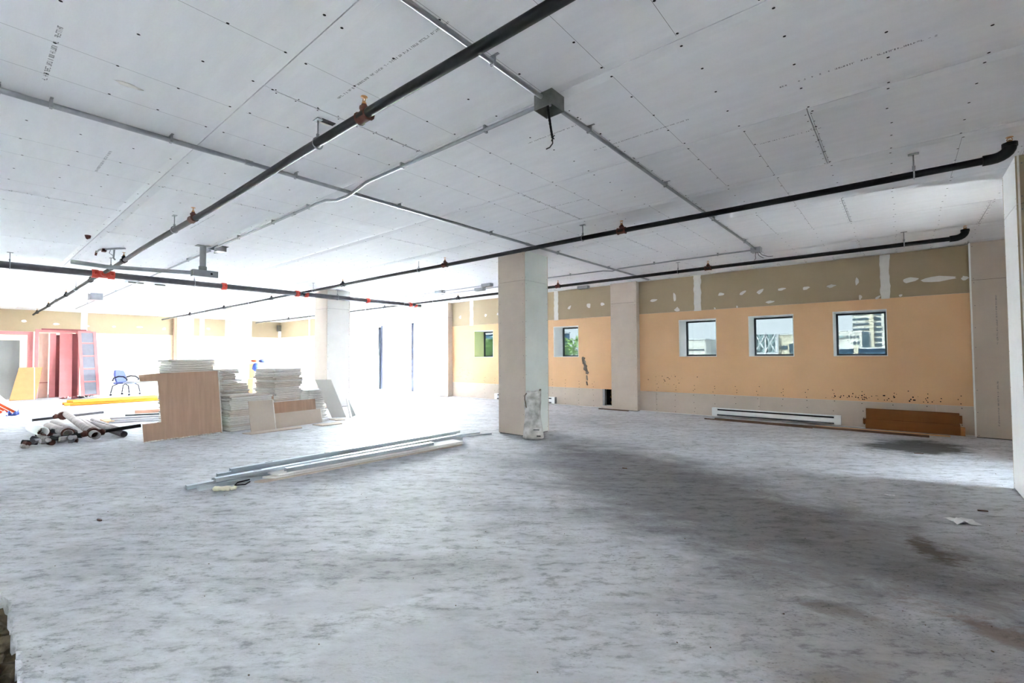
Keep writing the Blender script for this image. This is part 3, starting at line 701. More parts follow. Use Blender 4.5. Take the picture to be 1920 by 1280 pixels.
# ceiling bracket (drop stem with a long head)
br = empty('ceiling_bracket', (-8.08, 2.36, H), 'grey drop bracket with a long box head hanging from the ceiling', 'bracket')
b = MB(); b.tube([(-8.08, 2.34, H), (-8.08, 2.34, 2.64)], .043, 12); b.build('stem', 'galv', br)
b = MB(); b.tube([(-8.08, 2.34, 2.66), (-8.08, 2.34, 2.60)], .055, 12); b.build('collar', 'galvd', br)
b = MB(); b.box(-8.14, -8.02, 2.20, 2.53, 2.50, 2.60); b.build('head_box', 'galv', br)
b = MB(); b.lathe((-8.018, 2.44, 2.553), [(0, .016), (.004, .016)], 10, (1, 0, 0)); b.build('round_knockout', 'black', br)
b = MB(); b.box(-8.14, -8.02, 2.25, 2.43, H - .008, H); b.build('ceiling_plate', 'galvd', br)
b = MB(); b.tube([(-8.10, 2.20, 2.55), (-8.5, 1.3, 2.56), (-8.65, .95, 2.60)], .03, 10); b.build('side_arm', 'galv', br)
hp = empty('ceiling_box', (-8.0, 2.55, H), 'ceiling box under a dark cut opening beside the drop bracket', 'box')
b = MB(); b.box(-8.25, -7.85, 2.46, 2.62, H - .003, H - .0005); b.build('cut_opening', 'black', hp)
b = MB(); b.box(-8.05, -7.90, 2.48, 2.60, 2.90, H - .004); b.build('box_body', 'galv', hp)
b = MB(); b.tube([(-8.05, 2.55, 2.915), (-8.2, 2.53, 2.92)], .012, 8); b.build('connector', 'galvd', hp)
# loose fittings on the ceiling at left
cl = empty('cable_clamp', (-9.3, 1.45, H), 'rusty clamp with looped wires beside the nearest sprinkler pipe', 'clamp')
b = MB(); b.tube([(-9.6, 1.33, H - .05), (-9.52, 1.36, H - .012), (-9.3, 1.47, H - .012), (-9.1, 1.6, H - .012)], .012, 7); b.build('rod', 'galv', cl)
b = MB(); b.tube([(-9.58, 1.34, H - .02), (-9.6, 1.33, H - .09)], .014, 7); b.build('rusty_hook', 'rust', cl); b = MB(); b.box(-9.5, -9.4, 1.38, 1.43, H - .04, H); b.build('rusty_clip', 'rust', cl)
b = MB(); b.tube([(-9.28, 1.5, H), (-9.29, 1.5, H - .07), (-9.33, 1.5, H - .14), (-9.32, 1.52, H - .17)], .012, 7); b.build('strap', 'galv', cl)
b = MB(); b.tube([(-9.36, 1.47, H - .01), (-9.4, 1.46, H - .06), (-9.36, 1.5, H - .10), (-9.3, 1.5, H - .12)], .005, 6); b.build('wire', 'galv', cl)
ex = MB(); ex.tube([(-8.55, 1.10, H), (-8.55, 1.10, H - .03), (-8.56, 1.09, H - .05)], [.035, .03, .01], 8); tag(ex.build('cable_stub', 'rust', None, (-8.55, 1.1, H)), 'small brown stub hanging from the ceiling above the cable clamp', 'stub')
cut = empty('ceiling_anchor', (-3.1, 1.74, H), 'small dark notch cut in the ceiling beside the rusty tee', 'notch')
b = MB(); b.box(-3.15, -3.10, 1.62, 1.72, H - .003, H - .0004); b.build('cut_opening', 'black', cut); b = MB(); b.box(-3.17, -3.15, 1.62, 1.70, H - .006, H); b.build('edge_flap', 'core', cut)
# fixtures far left
for k, (y0, y1) in enumerate([(2.28, 2.62), (2.75, 3.02)]):
    q = empty('ceiling_fixture', (-12.95, (y0 + y1) / 2, H), ['slim pale ceiling fixture under the main pipe, the longer of the pair', 'slim pale ceiling fixture under the main pipe, the shorter of the pair'][k], 'fixture')
    b = MB(); b.box(-13.0, -12.9, y0, y1, H - .06, H); b.build('housing', 'offw', q); b = MB(); b.box(-12.902, -12.897, y0 + .05, y1 - .02, H - .05, H - .02); b.build('grey_panel', 'galvd', q)
tr = empty('ceiling_track', (-14, 1.2, H), 'long white ceiling track slanting towards the far end', 'track')
b = MB(); d = Vector((-15.6 + 12.5, 2.03 - .30, 0)).normalized(); nrm = Vector((d.y, -d.x, 0))
b.obox(Vector((-12.2, .13, 2.905)) - nrm * .05, d * 3.9, nrm * .10, (0, 0, .07)); b.build('track_body', 'white', tr)
q = empty('ceiling_box', (-16.2, 2.2, H), 'white and grey ceiling box at the end of the white track', 'box')
b = MB(); b.box(-16.3, -16.0, 2.12, 2.38, 2.80, H); b.build('box_body', 'galv', q); b = MB(); b.obox((-15.95, 2.0, 2.86), (.1, -.25, 0), (.1, .05, 0), (0, 0, .08)); b.build('lamp_arm', 'offw', q)

# ------------------------------------------------------------------ sack leaning on the column
sack = empty('sack', (-4.38, 5.62, 0), 'dirty white half empty plaster sack slumped against the free standing column', 'sack')
def sack_mesh():
    b = MB(); rr = random.Random(2); n = 20; levels = [(0, .155, .085, 0), (.03, .17, .10, 0), (.12, .15, .095, .005), (.25, .125, .075, .02), (.36, .115, .06, .04), (.48, .13, .055, .06), (.60, .13, .05, .08), (.68, .12, .038, .095), (.715, .125, .016, .10), (.72, .11, .008, .10)]
    vs = []
    for i, (z, rx, ry, dy) in enumerate(levels):
        for j in range(n):
            a = 2 * PI * j / n; w = 1 + .10 * math.sin(3 * a + i * .9) + .06 * math.sin(5 * a - i * 1.3) + rr.uniform(-.035, .035)
            e = .6
            cx = math.copysign(abs(math.cos(a)) ** e, math.cos(a)); cy = math.copysign(abs(math.sin(a)) ** e, math.sin(a))
            zz = z + (.02 * math.sin(2 * a + 1) + (.03 if abs(cx) > .9 and cx > 0 else 0) if i >= 7 else 0)
            vs.append((cx * rx * w, cy * ry * w + dy, zz))
    fs = [(i * n + j, i * n + (j + 1) % n, (i + 1) * n + (j + 1) % n, (i + 1) * n + j) for i in range(len(levels) - 1) for j in range(n)]
    fs += [tuple(range(n - 1, -1, -1)), tuple(range((len(levels) - 1) * n, len(levels) * n))]
    ca, sa = math.cos(.55), math.sin(.55)
    b.add([(-4.36 + x * ca - y * sa, 5.68 + x * sa + y * ca, z) for x, y, z in vs], fs, True); return b
so = sack_mesh().build('sack_body', 'dust', sack)
md = so.modifiers.new('smooth', 'SUBSURF'); md.levels = 1; md.render_levels = 1
ca, sa = math.cos(.55), math.sin(.55)
def sp(x, y, z): return (-4.36 + x * ca - y * sa, 5.68 + x * sa + y * ca, z)
b = MB(); b.tube([sp(-.10, .07, .70), sp(-.13, .06, .66), sp(-.125, .03, .60), sp(-.10, .01, .48)], .009, 6); b.tube([sp(.10, .09, .74), sp(.115, .08, .76)], .012, 6); b.build('torn_edge', 'smear', sack)
b = MB()
b.obox(sp(.02, -.108, .155), Vector((ca, sa, 0)) * .09, Vector((0, 0, .012)), Vector((sa, -ca, 0)) * .004); b.obox(sp(.07, -.112, .06), Vector((ca, sa, 0)) * .06, Vector((0, 0, .018)), Vector((sa, -ca, 0)) * .004); b.build('printed_mark', 'dkmetal', sack)

# ------------------------------------------------------------------ baseboard heaters, carton, timber on the floor by the window wall
def heater(x0, x1, label):
    h = empty('baseboard_heater', ((x0 + x1) / 2, 10.0, .03), label, 'heater')
    b = MB(); prof = [(10.093, .03), (10.02, .03), (10.015, .055), (10.018, .095), (10.045, .135), (10.045, .165), (10.06, .185), (10.093, .185)]
    n = len(prof); b.add([(x, y, z) for x in (x0, x1) for y, z in prof], [tuple(range(n)), tuple(range(2 * n - 1, n - 1, -1))] + [(i, n + i, n + (i + 1) % n, (i + 1) % n) for i in range(n)]); b.build('casing', 'offw', h)
    for xa, xb in ((x0, x0 + .10), (x1 - .10, x1)):
        b = MB(); b.box(xa, xb, 10.005, 10.09, .028, .19); b.build('end_cap', 'offw', h)
    b = MB(); b.box(x0 + .10, x1 - .10, 10.038, 10.06, .138, .165); b.build('grille_slot', 'black', h)
    b = MB(); b.box(x0 + .10, x1 - .10, 10.008, 10.03, .036, .062); b.build('fin_slot', 'dkmetal', h)
heater(-3.02, -.84, 'long white baseboard heater under the middle window, beside the carton')
heater(-9.08, -6.96, 'white baseboard heater low on the wall, mostly behind the free standing column')
ct = empty('carton', (.09, 9.9, 0), 'long flat brown cardboard carton standing against the wall by the corner', 'carton')
b = MB(); b.box(-.49, .67, 9.87, 9.96, .02, .185); b.build('lower_half', 'card', ct); b = MB(); b.box(-.48, .665, 9.895, 9.97, .185, .355); b.build('upper_half', 'card', ct)
b = MB(); b.obox((.67, 9.87, .02), (.05, -.03, 0), (0, .06, 0), (0, 0, .13)); b.obox((.665, 9.90, .20), (.03, -.01, 0), (0, .05, 0), (0, 0, .12)); b.build('end_flap', 'card', ct)
b = MB(); b.obox((-.49, 9.87, .10), (-.03, -.02, 0), (0, .06, 0), (0, 0, .08)); b.build('end_flap', 'card', ct)
for k, (y, z, x0, x1, w, lab) in enumerate([(9.60, .0, -2.85, .30, .05, 'dark weathered timber strip on the floor in front of the heater'), (9.66, .0, -2.2, .18, .035, 'thin dark rod on the floor behind the timber strip'), (9.55, .0, -3.03, -1.2, .025, 'short thin brown lath at the left end of the timber strip')]):
    b = MB(); b.obox((x0, y, 0), (x1 - x0, -.08 if k != 1 else -.05, 0), (0, w, 0), (0, 0, .03 if k == 0 else .02)); tag(b.build('timber_strip' if k != 1 else 'dark_rod', 'timber' if k != 1 else 'dkmetal', None, ((x0 + x1) / 2, y, 0)), lab, 'timber')
b = MB(); b.obox((-1.2, 9.75, 0), (1.75, .03, 0), (0, .09, 0), (0, 0, .012)); tag(b.build('cardboard_strip', 'cardl', None, (-.3, 9.78, 0)), 'pale cardboard strip lying on the floor under the carton', 'cardboard')
b = MB(); b.obox((-5.55, 9.80, 0), (.75, .02, 0), (0, .05, 0), (0, 0, .018)); tag(b.build('wood_offcut', 'timber', None, (-5.2, 9.8, 0)), 'brown wood offcut on the floor below the open wall cavity', 'offcut')

# ------------------------------------------------------------------ stud bundle on the floor
def channel(a, b_, w, h, t=.004, down=False, hole=0):
    """C stud from a to b (base centre line), web horizontal"""
    a, b_ = Vector(a), Vector(b_); d = b_ - a; n = Vector((-d.y, d.x, 0)).normalized(); m = MB(); up = Vector((0, 0, 1))
    web0 = h - t if down else 0
    m.obox(a - n * w / 2 + up * web0, d, n * w, up * t)
    for s in (-1, 1): m.obox(a + n * (s * w / 2 - (t if s > 0 else 0)) + up * (0 if down else t), d, n * t, up * (h - t))
    lipz = 0 if down else h - t
    for s in (-1, 1): m.obox(a + n * (s * (w / 2 - t) - (.010 if s > 0 else 0)) + up * lipz, d, n * .010, up * t)
    return m
studs = [((-5.36, 1.44, .004), (-5.30, 5.05, .004), .064, .036, True, 'steel stud reaching farthest towards the camera from the bundle on the floor'),
         ((-5.23, 1.50, .0), (-5.18, 4.95, .0), .070, .040, False, 'open sided steel stud at the near front of the bundle, above the cream rag'),
         ((-5.285, 1.66, .043), (-5.245, 5.0, .043), .064, .036, True, 'steel stud lying on the two lowest studs of the bundle'),
         ((-5.47, 1.70, .0), (-5.42, 5.1, .0), .064, .036, False, 'steel stud in the second row of the bundle, lying open side up'),
         ((-5.60, 1.78, .0), (-5.52, 5.15, .0), .05, .048, True, 'hollow ended steel stud at the back of the bundle'),
         ((-5.58, 1.90, .050), (-5.50, 5.2, .050), .064, .034, True, 'bluish steel stud topmost at the back of the bundle'),
         ((-5.09, 2.27, .055), (-5.00, 4.23, .055), .070, .040, True, 'short steel stud lying on the white gypsum strips')]
for a, c, w, h, dn, lab in studs:
    o_ = empty('steel_stud', a, lab, 'stud'); channel(a, c, w, h, .003, dn).build('channel', 'stud', o_)
    q = MB(); A, B = Vector(a), Vector(c)
    for t in (.12, .36, .6, .84):
        p = A.lerp(B, t); q.box(p.x - .012, p.x + .012, p.y - .04, p.y + .04, p.z + (h + .0002 if dn else .0032), p.z + (h + .0008 if dn else .004))
    q.build('punch_out', 'dkmetal', o_)
for k, (a, c, lab) in enumerate([((-5.36, 5.12, .001), (-5.17, 5.62, .001), 'thin flat steel track sticking out of the far end of the stud bundle'), ((-5.47, 5.14, .001), (-5.40, 5.58, .001), 'thinner steel track behind the other at the far end of the stud bundle')]):
    channel(a, c, .03, .02, .003).build('steel_track', 'stud', None, a); tag(bpy.context.scene.collection.objects[-1], lab, 'track')
def strip(pts, z, t, m, lab, name='gypsum_strip', cat='board strip'):
    b = MB(); b.prism(pts, z, z + t); o_ = b.build(name, m, None, (sum(p[0] for p in pts) / len(pts), sum(p[1] for p in pts) / len(pts), z)); return tag(o_, lab, cat)
strip([(-5.10, 1.96), (-5.02, 2.02), (-4.86, 4.66), (-5.06, 4.66)], .0, .017, 'gyp', 'bottom gypsum strip under the short stud, with an angled near end')
strip([(-5.15, 2.06), (-5.03, 2.14), (-4.87, 4.70), (-5.08, 4.70)], .018, .017, 'gypw', 'middle gypsum strip of three under the short stud')
strip([(-5.22, 2.14), (-5.05, 2.18), (-4.885, 4.70), (-5.12, 4.72)], .036, .017, 'white', 'top white gypsum strip right under the short stud')
lo = MB(); lo.tube([(-5.13, 1.93, .012), (-5.06, 1.86, .012), (-5.10, 1.78, .014), (-5.17, 1.83, .02), (-5.19, 1.95, .02)], .007, 7); tag(lo.build('cable_loop', 'wire', None, (-5.12, 1.86, 0)), 'black cable loop poking out between the studs and the strips', 'cable')
lp = MB(); lp.blob((-5.49, 2.95, .10), (.02, .03, .012), 3, .3); tag(lp.build('paper_scrap', 'paper', None, (-5.49, 2.95, .09)), 'tiny white scrap lying on the studs halfway along the bundle', 'scrap')
rg = MB(); rr = random.Random(6)
rg.tube([(-5.09 + .013 * k + rr.uniform(-.006, .006), 1.59 + .014 * k + rr.uniform(-.008, .008), .016 + rr.uniform(0, .012)) for k in range(12)], [.012 + .014 * rr.random() for k in range(12)], 9); tag(rg.build('rag', 'rag', None, (-5.02, 1.67, 0)), 'crumpled cream rag on the floor before the stud bundle', 'rag')
def crumple(name, c, rx, ry, m, lab, seed, cat, h=.03, rot=0):
    b = MB(); rr = random.Random(seed); n = 5; vs = []
    for i in range(n):
        for j in range(n):
            x, y = (i / (n - 1) - .5) * 2 * rx, (j / (n - 1) - .5) * 2 * ry; x += rr.uniform(-.08, .08) * rx; y += rr.uniform(-.08, .08) * ry
            vs.append((c[0] + x * math.cos(rot) - y * math.sin(rot), c[1] + x * math.sin(rot) + y * math.cos(rot), .003 + rr.uniform(0, h) * (1 if (i + j) % 2 else .2)))
    b.add(vs, [(i * n + j, (i + 1) * n + j, (i + 1) * n + j + 1, i * n + j + 1) for i in range(n - 1) for j in range(n - 1)])
    o_ = b.build(name, m, None, (c[0], c[1], 0)); tag(o_, lab, cat); md = o_.modifiers.new('thickness', 'SOLIDIFY'); md.thickness = .0015; return o_
crumple('paper_sheet', (.33, 4.93), .085, .075, 'paper', 'crumpled white paper on the floor near the white column foot', 4, 'paper', .035, .5)
crumple('paper_scrap', (-.11, 5.44), .035, .015, 'paper', 'small white paper scrap on the stained floor, farther than the crumpled sheet', 5, 'paper', .012, .2)
for k, (x, y, l, lab) in enumerate([(-2.45, 4.85, .05, 'dark splinter on the stained floor, right of the sack'), (.45, 5.35, .06, 'dark splinter beside the crumpled paper'), (.1, 7.9, .09, 'dark splinter near the black spill'), (-4.9, .72, .045, 'dark chip on the bare floor left of the studs')]):
    b = MB(); b.obox((x, y, .001), (l, l * .3, 0), (-.004, .012, 0), (0, 0, .008)); tag(b.build('splinter', 'timber', None, (x, y, 0)), lab, 'splinter')
rs = random.Random(31); b = MB()
for k in range(260):
    x, y = rs.uniform(-7, 1.5), rs.uniform(.3, 9.5)
    b.blob((x, y, .002), (rs.uniform(.002, .006), rs.uniform(.002, .005), .003), k, .3, 5, 3)
tag(b.build('grit', 'smear'), 'dark grit and crumbs scattered over the concrete floor', 'grit', None, 'stuff')

# ------------------------------------------------------------------ board stacks
bm_cache = {}
def gboard(lx, ly, t, seed, m):
    key = (round(lx, 2), round(ly, 2), t, seed % 5, m)
    if key not in bm_cache:
        rr = random.Random(seed % 5 + 10); b = MB()
        n = 3; poly = []
        for s, (p, q) in enumerate([((-lx / 2, -ly / 2), (lx / 2, -ly / 2)), ((lx / 2, -ly / 2), (lx / 2, ly / 2)), ((lx / 2, ly / 2), (-lx / 2, ly / 2)), ((-lx / 2, ly / 2), (-lx / 2, -ly / 2))]):
            for k in range(n):
                poly.append((p[0] + (q[0] - p[0]) * k / n + rr.uniform(-.004, .004), p[1] + (q[1] - p[1]) * k / n + rr.uniform(-.004, .004)))
        N_ = len(poly); e_ = .011; rings = [(0, e_), (t * .22, 0), (t * .78, 0), (t, e_)]
        b.add([(x * (1 - 2 * q / lx), y * (1 - 2 * q / ly), z) for z, q in rings for x, y in poly],
              [tuple(range(N_ - 1, -1, -1)), tuple(range(3 * N_, 4 * N_))] + [(i * N_ + k, i * N_ + (k + 1) % N_, (i + 1) * N_ + (k + 1) % N_, (i + 1) * N_ + k) for i in range(3) for k in range(N_)])
        o_ = b.build('gypsum_board', m); bm_cache[key] = o_.data; bpy.data.objects.remove(o_)
    o_ = bpy.data.objects.new('gypsum_board', bm_cache[key]); C.objects.link(o_); return o_
ONES = 'zeroth first second third fourth fifth sixth seventh eighth ninth tenth eleventh twelfth thirteenth fourteenth fifteenth sixteenth seventeenth eighteenth nineteenth twentieth'.split()
def ordinal(n):
    if n <= 20: return ONES[n]
    t = {2: 'twent', 3: 'thirt', 4: 'fort'}[n // 10]
    return t + 'ieth' if n % 10 == 0 else t + 'y-' + ONES[n % 10]
def stack(corner, ang, w, d, z1, n, lab, group, seed, jit=.03, top=None, ms=('gypg', 'gypg2', 'gypg', 'gypw'), prof=None, slump=0):
    """boards piled up; corner = near right-face/left-face corner, width along the right face, depth back from it"""
    rr = random.Random(seed); a = math.radians(ang)
    u = Vector((-math.sin(a), math.cos(a), 0)); v = Vector((-math.cos(a), -math.sin(a), 0)); p0 = Vector((corner[0], corner[1], 0))
    th = z1 / n
    for k in range(n):
        t = k / n; ww = w * (prof(t) if prof else 1) * rr.uniform(.95, 1.03); dd = d * rr.uniform(.95, 1.04)
        o_ = gboard(dd, ww, round(th * rr.choice([.93, .96, .985]), 4), rr.randint(0, 99), rr.choice(ms))
        c = p0 + u * (ww / 2 + rr.uniform(-jit, jit)) + v * (dd / 2 + rr.uniform(-jit * .8, jit * .8) + slump * math.sin(t * 3))
        o_.location = (c.x, c.y, k * th); o_.rotation_euler = (rr.uniform(-.004, .004), rr.uniform(-.004, .004), a + rr.uniform(-.045, .045))
        tag(o_, '%s board down in the %s' % (ordinal(n - k), lab) if k else 'bottom board of the ' + lab, 'board', group)
        if k == n - 1 and top: o_['label'] = top
stack((-9.10, 2.20), 8, .68, .42, 1.25, 34, 'tall gypsum stack behind the notched brown sheet', 'boards stacked behind the notched sheet', 1, .02, 'topmost gypsum board of the stack behind the notched brown sheet', prof=lambda t: 1.0 if t > .8 else 1.2)
stack((-9.45, 3.02), 10, .52, .45, 1.06, 28, 'slumped gypsum stack behind the low wide stack', 'boards in the slumped stack', 2, .05, 'curled topmost gypsum board of the slumped stack', ms=('gypg2', 'gypg2', 'gypg'), prof=lambda t: 1.08 if t < .75 else .68)
stack((-8.86, 3.0), 10, 1.25, .28, .62, 17, 'low wide gypsum stack beside the notched brown sheet', 'boards in the low wide stack', 3, .025, 'pale topmost board of the low wide stack beside the notched sheet', ms=('gypg2', 'gypg', 'gypg'), prof=lambda t: .62 if t < .95 else .72)
stack((-9.12, 3.84), 20, .72, .48, 1.06, 29, 'tall leaning gypsum stack behind the propped offcuts', 'boards in the tall leaning stack', 4, .03, 'pale topmost board of the tall leaning stack, overhanging to the right', ms=('gypg', 'gypg', 'gypw', 'gypg2'), prof=lambda t: 1 - .22 * abs(t - .72) * 1.6)
stack((-9.30, 4.62), 12, .62, .45, .60, 16, 'short end stack nearest the column behind it', 'boards in the short end stack', 5, .04, 'topmost board of the short end stack nearest the second column', ms=('gypg', 'gypw', 'gypg'), prof=lambda t: 1.1 if t > .85 else .68)

def leaning(name, p0, p1, h, lean, t, m, lab, cat='board', edge=None, poly=None, group=None):
    """sheet standing on the floor along p0-p1 and leaning back by `lean` metres to the left of p0->p1"""
    p0, p1 = Vector((*p0, 0)), Vector((*p1, 0)); d = p1 - p0; L = d.length; d.normalize(); n = Vector((-d.y, d.x, 0))
    upv = (Vector((0, 0, 1)) * math.sqrt(max(h * h - lean * lean, .01)) + n * lean) / h; back = d.cross(upv).normalized()
    if back.dot(n) < 0: back = -back
    poly = poly or [(0, 0), (L, 0), (L, h), (0, h)]
    k = len(poly); z0 = Vector((0, 0, .004))
    vs = [p0 + d * x + upv * y + z0 for x, y in poly] + [p0 + d * x + upv * y + back * t + z0 for x, y in poly]
    b = MB(); b.add(vs, [tuple(range(k)), tuple(range(2 * k - 1, k - 1, -1))] + [(i, k + i, k + (i + 1) % k, (i + 1) % k) for i in range(k)])
    o_ = b.build(name, m, None, p0 + d * L / 2); tag(o_, lab, cat, group)
    if edge:
        e = MB(); e.obox(p0 + d * (L - .012) + z0 - back * .002, d * .016, upv * h, back * (t + .004)); e.build('board_edge', edge, o_, origin=o_['o'])
    return o_
# the notched brown sheet
nb = leaning('notched_board', (-8.72, 1.80), (-8.875, 2.90), 1.06, .16, .016, 'brown', 'large brown gypsum sheet with a square notch in its left edge, propped against the stacks',
             poly=[(0, 0), (1.11, 0), (1.09, 1.06), (.22, 1.045), (-.03, 1.03), (-.01, .935), (.215, .93), (.235, .285), (-.01, .285)], edge=None)
b = MB(); rr = random.Random(5); D = Vector((-.155, 1.10, 0)).normalized()
for k in range(26):
    p = Vector((-8.715, 1.80, 0)) + D * (.02 + 1.07 * k / 26); b.blob((p.x + .006, p.y, .010 + rr.uniform(0, .008)), (.007, .026, .011), k, .3, 6, 4)
b.build('crumbled_edge', 'core', nb)
b = MB(); b.obox(Vector((-8.718, 1.80, .01)) + D * 1.094, D * .014, Vector((-.155, -.02, 1.045)), (-.02, 0, 0)); b.build('cut_edge', 'core', nb)
# offcuts propped in front of the stacks
leaning('gypsum_offcut', (-8.47, 3.20), (-8.47, 3.61), .54, .14, .016, 'gyp', 'square pale gypsum offcut propped against the low wide stack', edge='core')
leaning('gypsum_offcut', (-8.60, 3.66), (-8.72, 4.60), .27, .07, .016, 'gyp', 'long low pale gypsum offcut in front of the brown faced one', edge='core')
leaning('gypsum_offcut', (-8.585, 3.60), (-8.63, 3.80), .27, .06, .016, 'gyp', 'narrow gypsum offcut whose end shows left of the long low one')
leaning('gypsum_offcut', (-8.78, 3.60), (-8.90, 4.58), .45, .08, .016, 'brown', 'long brown faced gypsum offcut behind the pale low one')
leaning('gypsum_offcut', (-8.92, 3.46), (-8.98, 3.80), .58, .05, .016, 'brown', 'brown offcut wedged behind the square pale one, its top showing')
leaning('gypsum_offcut', (-9.20, 5.05), (-9.02, 5.28), .80, -.0 + .02, .016, 'gypg', 'tall narrow gypsum offcut leaning past the short end stack',
        poly=[(0, 0), (.29, 0), (-.02, .80), (-.34, .80)])
leaning('gypsum_offcut', (-8.86, 5.28), (-8.99, 5.40), .40, .03, .016, 'gypg', 'thin triangular gypsum offcut leaning at the end of the stacks', poly=[(0, 0), (.18, 0), (-.12, .42), (-.22, .42)])
leaning('gypsum_offcut', (-8.99, 5.40), (-9.12, 5.56), .36, .03, .016, 'galvd', 'grey pointed offcut leaning nearest the second column', poly=[(0, 0), (.22, 0), (-.10, .36), (-.16, .36)])
strip([(-8.47, 3.06), (-8.26, 3.12), (-8.28, 3.98), (-8.50, 4.06)], .001, .015, 'gyp', 'gypsum offcut flat on the floor under the square propped one', 'gypsum_offcut', 'board')
strip([(-8.50, 4.28), (-8.22, 4.32), (-8.18, 4.70), (-8.42, 4.78)], .001, .014, 'gyp', 'small gypsum offcut flat on the floor in front of the pale low one', 'gypsum_offcut', 'board')
strip([(-9.0, 4.88), (-8.68, 4.86), (-8.62, 5.02), (-8.9, 5.15)], .001, .014, 'gyp', 'gypsum offcut flat on the floor below the leaning narrow one', 'gypsum_offcut', 'board')
b = MB(); b.obox((-9.75, 1.72, .868), (.45, .55, .02), (-.25, .2, 0), (0, 0, .012)); tag(b.build('gypsum_offcut', 'gypw', None, (-9.6, 1.9, .868)), 'thin pale offcut sticking out left of the notched sheet', 'board')
# far boxes and sacks between the stacks
cx = empty('cardboard_box', (-15, 5.75, 0), 'pale cardboard box far behind the tall leaning stack', 'box')
b = MB(); b.box(-15.2, -14.8, 5.62, 6.05, 0, .62); b.box(-15.2, -14.8, 5.66, 6.0, .66, 1.08); b.build('box_body', 'cardl', cx); b = MB(); b.box(-15.18, -14.82, 5.64, 6.03, .62, .66); b.build('box_flap', 'pinkw', cx)
b = MB(); b.blob((-14.72, 5.66, .98), (.07, .09, .13), 1, .2); tag(b.build('sack', 'bagb', None, (-15, 5.6, .9)), 'blue sacking hung at the left of the far cardboard box', 'sack')
b = MB(); b.blob((-15.0, 5.95, 1.16), (.1, .10, .05), 2, .15); tag(b.build('tool_bag', 'bagb', None, (-15, 5.95, 1.1)), 'dark blue bag on top of the far cardboard box', 'bag')
b = MB(); b.blob((-15.0, 5.72, 1.17), (.09, .09, .035), 2, .15); tag(b.build('orange_bundle', 'or3', None, (-15, 5.72, 1.1)), 'orange bundle on top of the far cardboard box, left of the dark blue bag', 'bundle')

# ------------------------------------------------------------------ pipe pile
def opipe(a, c, r, m, lab, name='steel_pipe', cat='pipe', group=None, flange=False):
    o_ = empty(name, a, lab, cat, group); MB().hollow(a, c, r, r * .14).build('tube', m, o_)
    if flange:
        A, B = Vector(a), Vector(c); d = (B - A).normalized(); b = MB(); b.hollow(A + d * .005, A + d * .06, r + .018, .02); b.build('collar', 'rust', o_)
    return o_
hd = empty('pipe_assembly', (-11, 1.35, 0), 'dirty white pipe with two dark cross pipes clamped on as an H', 'pipe')
MB().hollow((-9.32, 1.34, .115), (-13.05, 1.40, .16), .058, .007).build('main_tube', 'pvc', hd)
b = MB(); b.tube([(-9.68, .78, .075), (-9.70, 1.95, .16)], .030, 10); b.build('cross_pipe', 'pipe', hd)
b = MB(); b.tube([(-12.9, .92, .09), (-13.15, 2.0, .12)], .026, 10); b.build('cross_pipe', 'main', hd)
for x in (-9.62, -12.95):
    b = MB()
    b.tube([(x - .06, 1.35, .13), (x + .06, 1.35, .125)], .078, 12)
    for s in (-1, 1): b.blob((x, 1.35 + s * .10, .125), (.05, .045, .05), 3, .2)
    b.build('coupling', 'rust', hd)
pl = [((-9.95, 1.71, .075), (-12.3, 1.58, .05), .042, 'pvc', 'slim pale pipe lying to the right of the H assembly'), ((-10.45, 1.80, .05), (-12.6, 1.75, .035), .033, 'pvc', 'thinnest pale pipe at the right of the pipe pile'),
      ((-10.05, 1.47, .075), (-12.2, 1.50, .075), .062, 'pvc', 'wide pale pipe just right of the H assembly tube'), ((-9.62, 1.72, .055), (-11.6, 1.62, .055), .05, 'main', 'grey pipe with a dark open mouth under the cross pipe'),
      ((-10.3, 1.20, .075), (-12.0, 1.14, .10), .062, 'pvc', 'wide pale pipe just left of the H assembly tube'), ((-9.9, 1.10, .12), (-11.3, 1.0, .12), .06, 'pvc', 'collared pale pipe lying on fittings left of the pile'),
      ((-10.35, .86, .13), (-11.3, .80, .12), .075, 'offw', 'short fat white pipe at the left end of the pile')]
for k, (a, c, r, m, lab) in enumerate(pl): opipe(a, c, r, m, lab, flange=(k == 5))
rs = random.Random(12)
for k in range(30):
    x, y = -9.55 - rs.random() * 1.4, .62 + rs.random() * .62; z = .03 + rs.random() * .06; a = rs.uniform(0, 6.28); r = rs.uniform(.022, .036); l = rs.uniform(.05, .10)
    o_ = MB(); ca_, sa_ = math.cos(a), math.sin(a); tl = rs.uniform(-.02, .03)
    if k % 3 == 0: o_.tube([(x - l * ca_, y - l * sa_, z), (x, y, z), (x - l * .3 * sa_, y + l * .3 * ca_, z + .02), (x - l * sa_, y + l * ca_, z + .03)], [r * 1.15, r, r, r * 1.15], 9)
    elif k % 3 == 1: o_.tube([(x - l * ca_, y - l * sa_, z), (x + l * ca_, y + l * sa_, z + tl)], r, 9); o_.tube([(x, y, z), (x - l * .8 * sa_, y + l * .8 * ca_, z + .02)], r, 9)
    else: o_.tube([(x - l * .7 * ca_, y - l * .7 * sa_, z), (x - l * .3 * ca_, y - l * .3 * sa_, z), (x + l * .3 * ca_, y + l * .3 * sa_, z), (x + l * .7 * ca_, y + l * .7 * sa_, z)], [r * 1.3, r, r, r * 1.3], 9)
    tag(o_.build('pipe_fitting', rs.choice(['rust', 'rust', 'pipe', 'pvc', 'main']), None, (x, y, 0)), 'old iron pipe fitting heaped at the left front of the pipe pile', 'fitting', 'heap of pipe fittings')

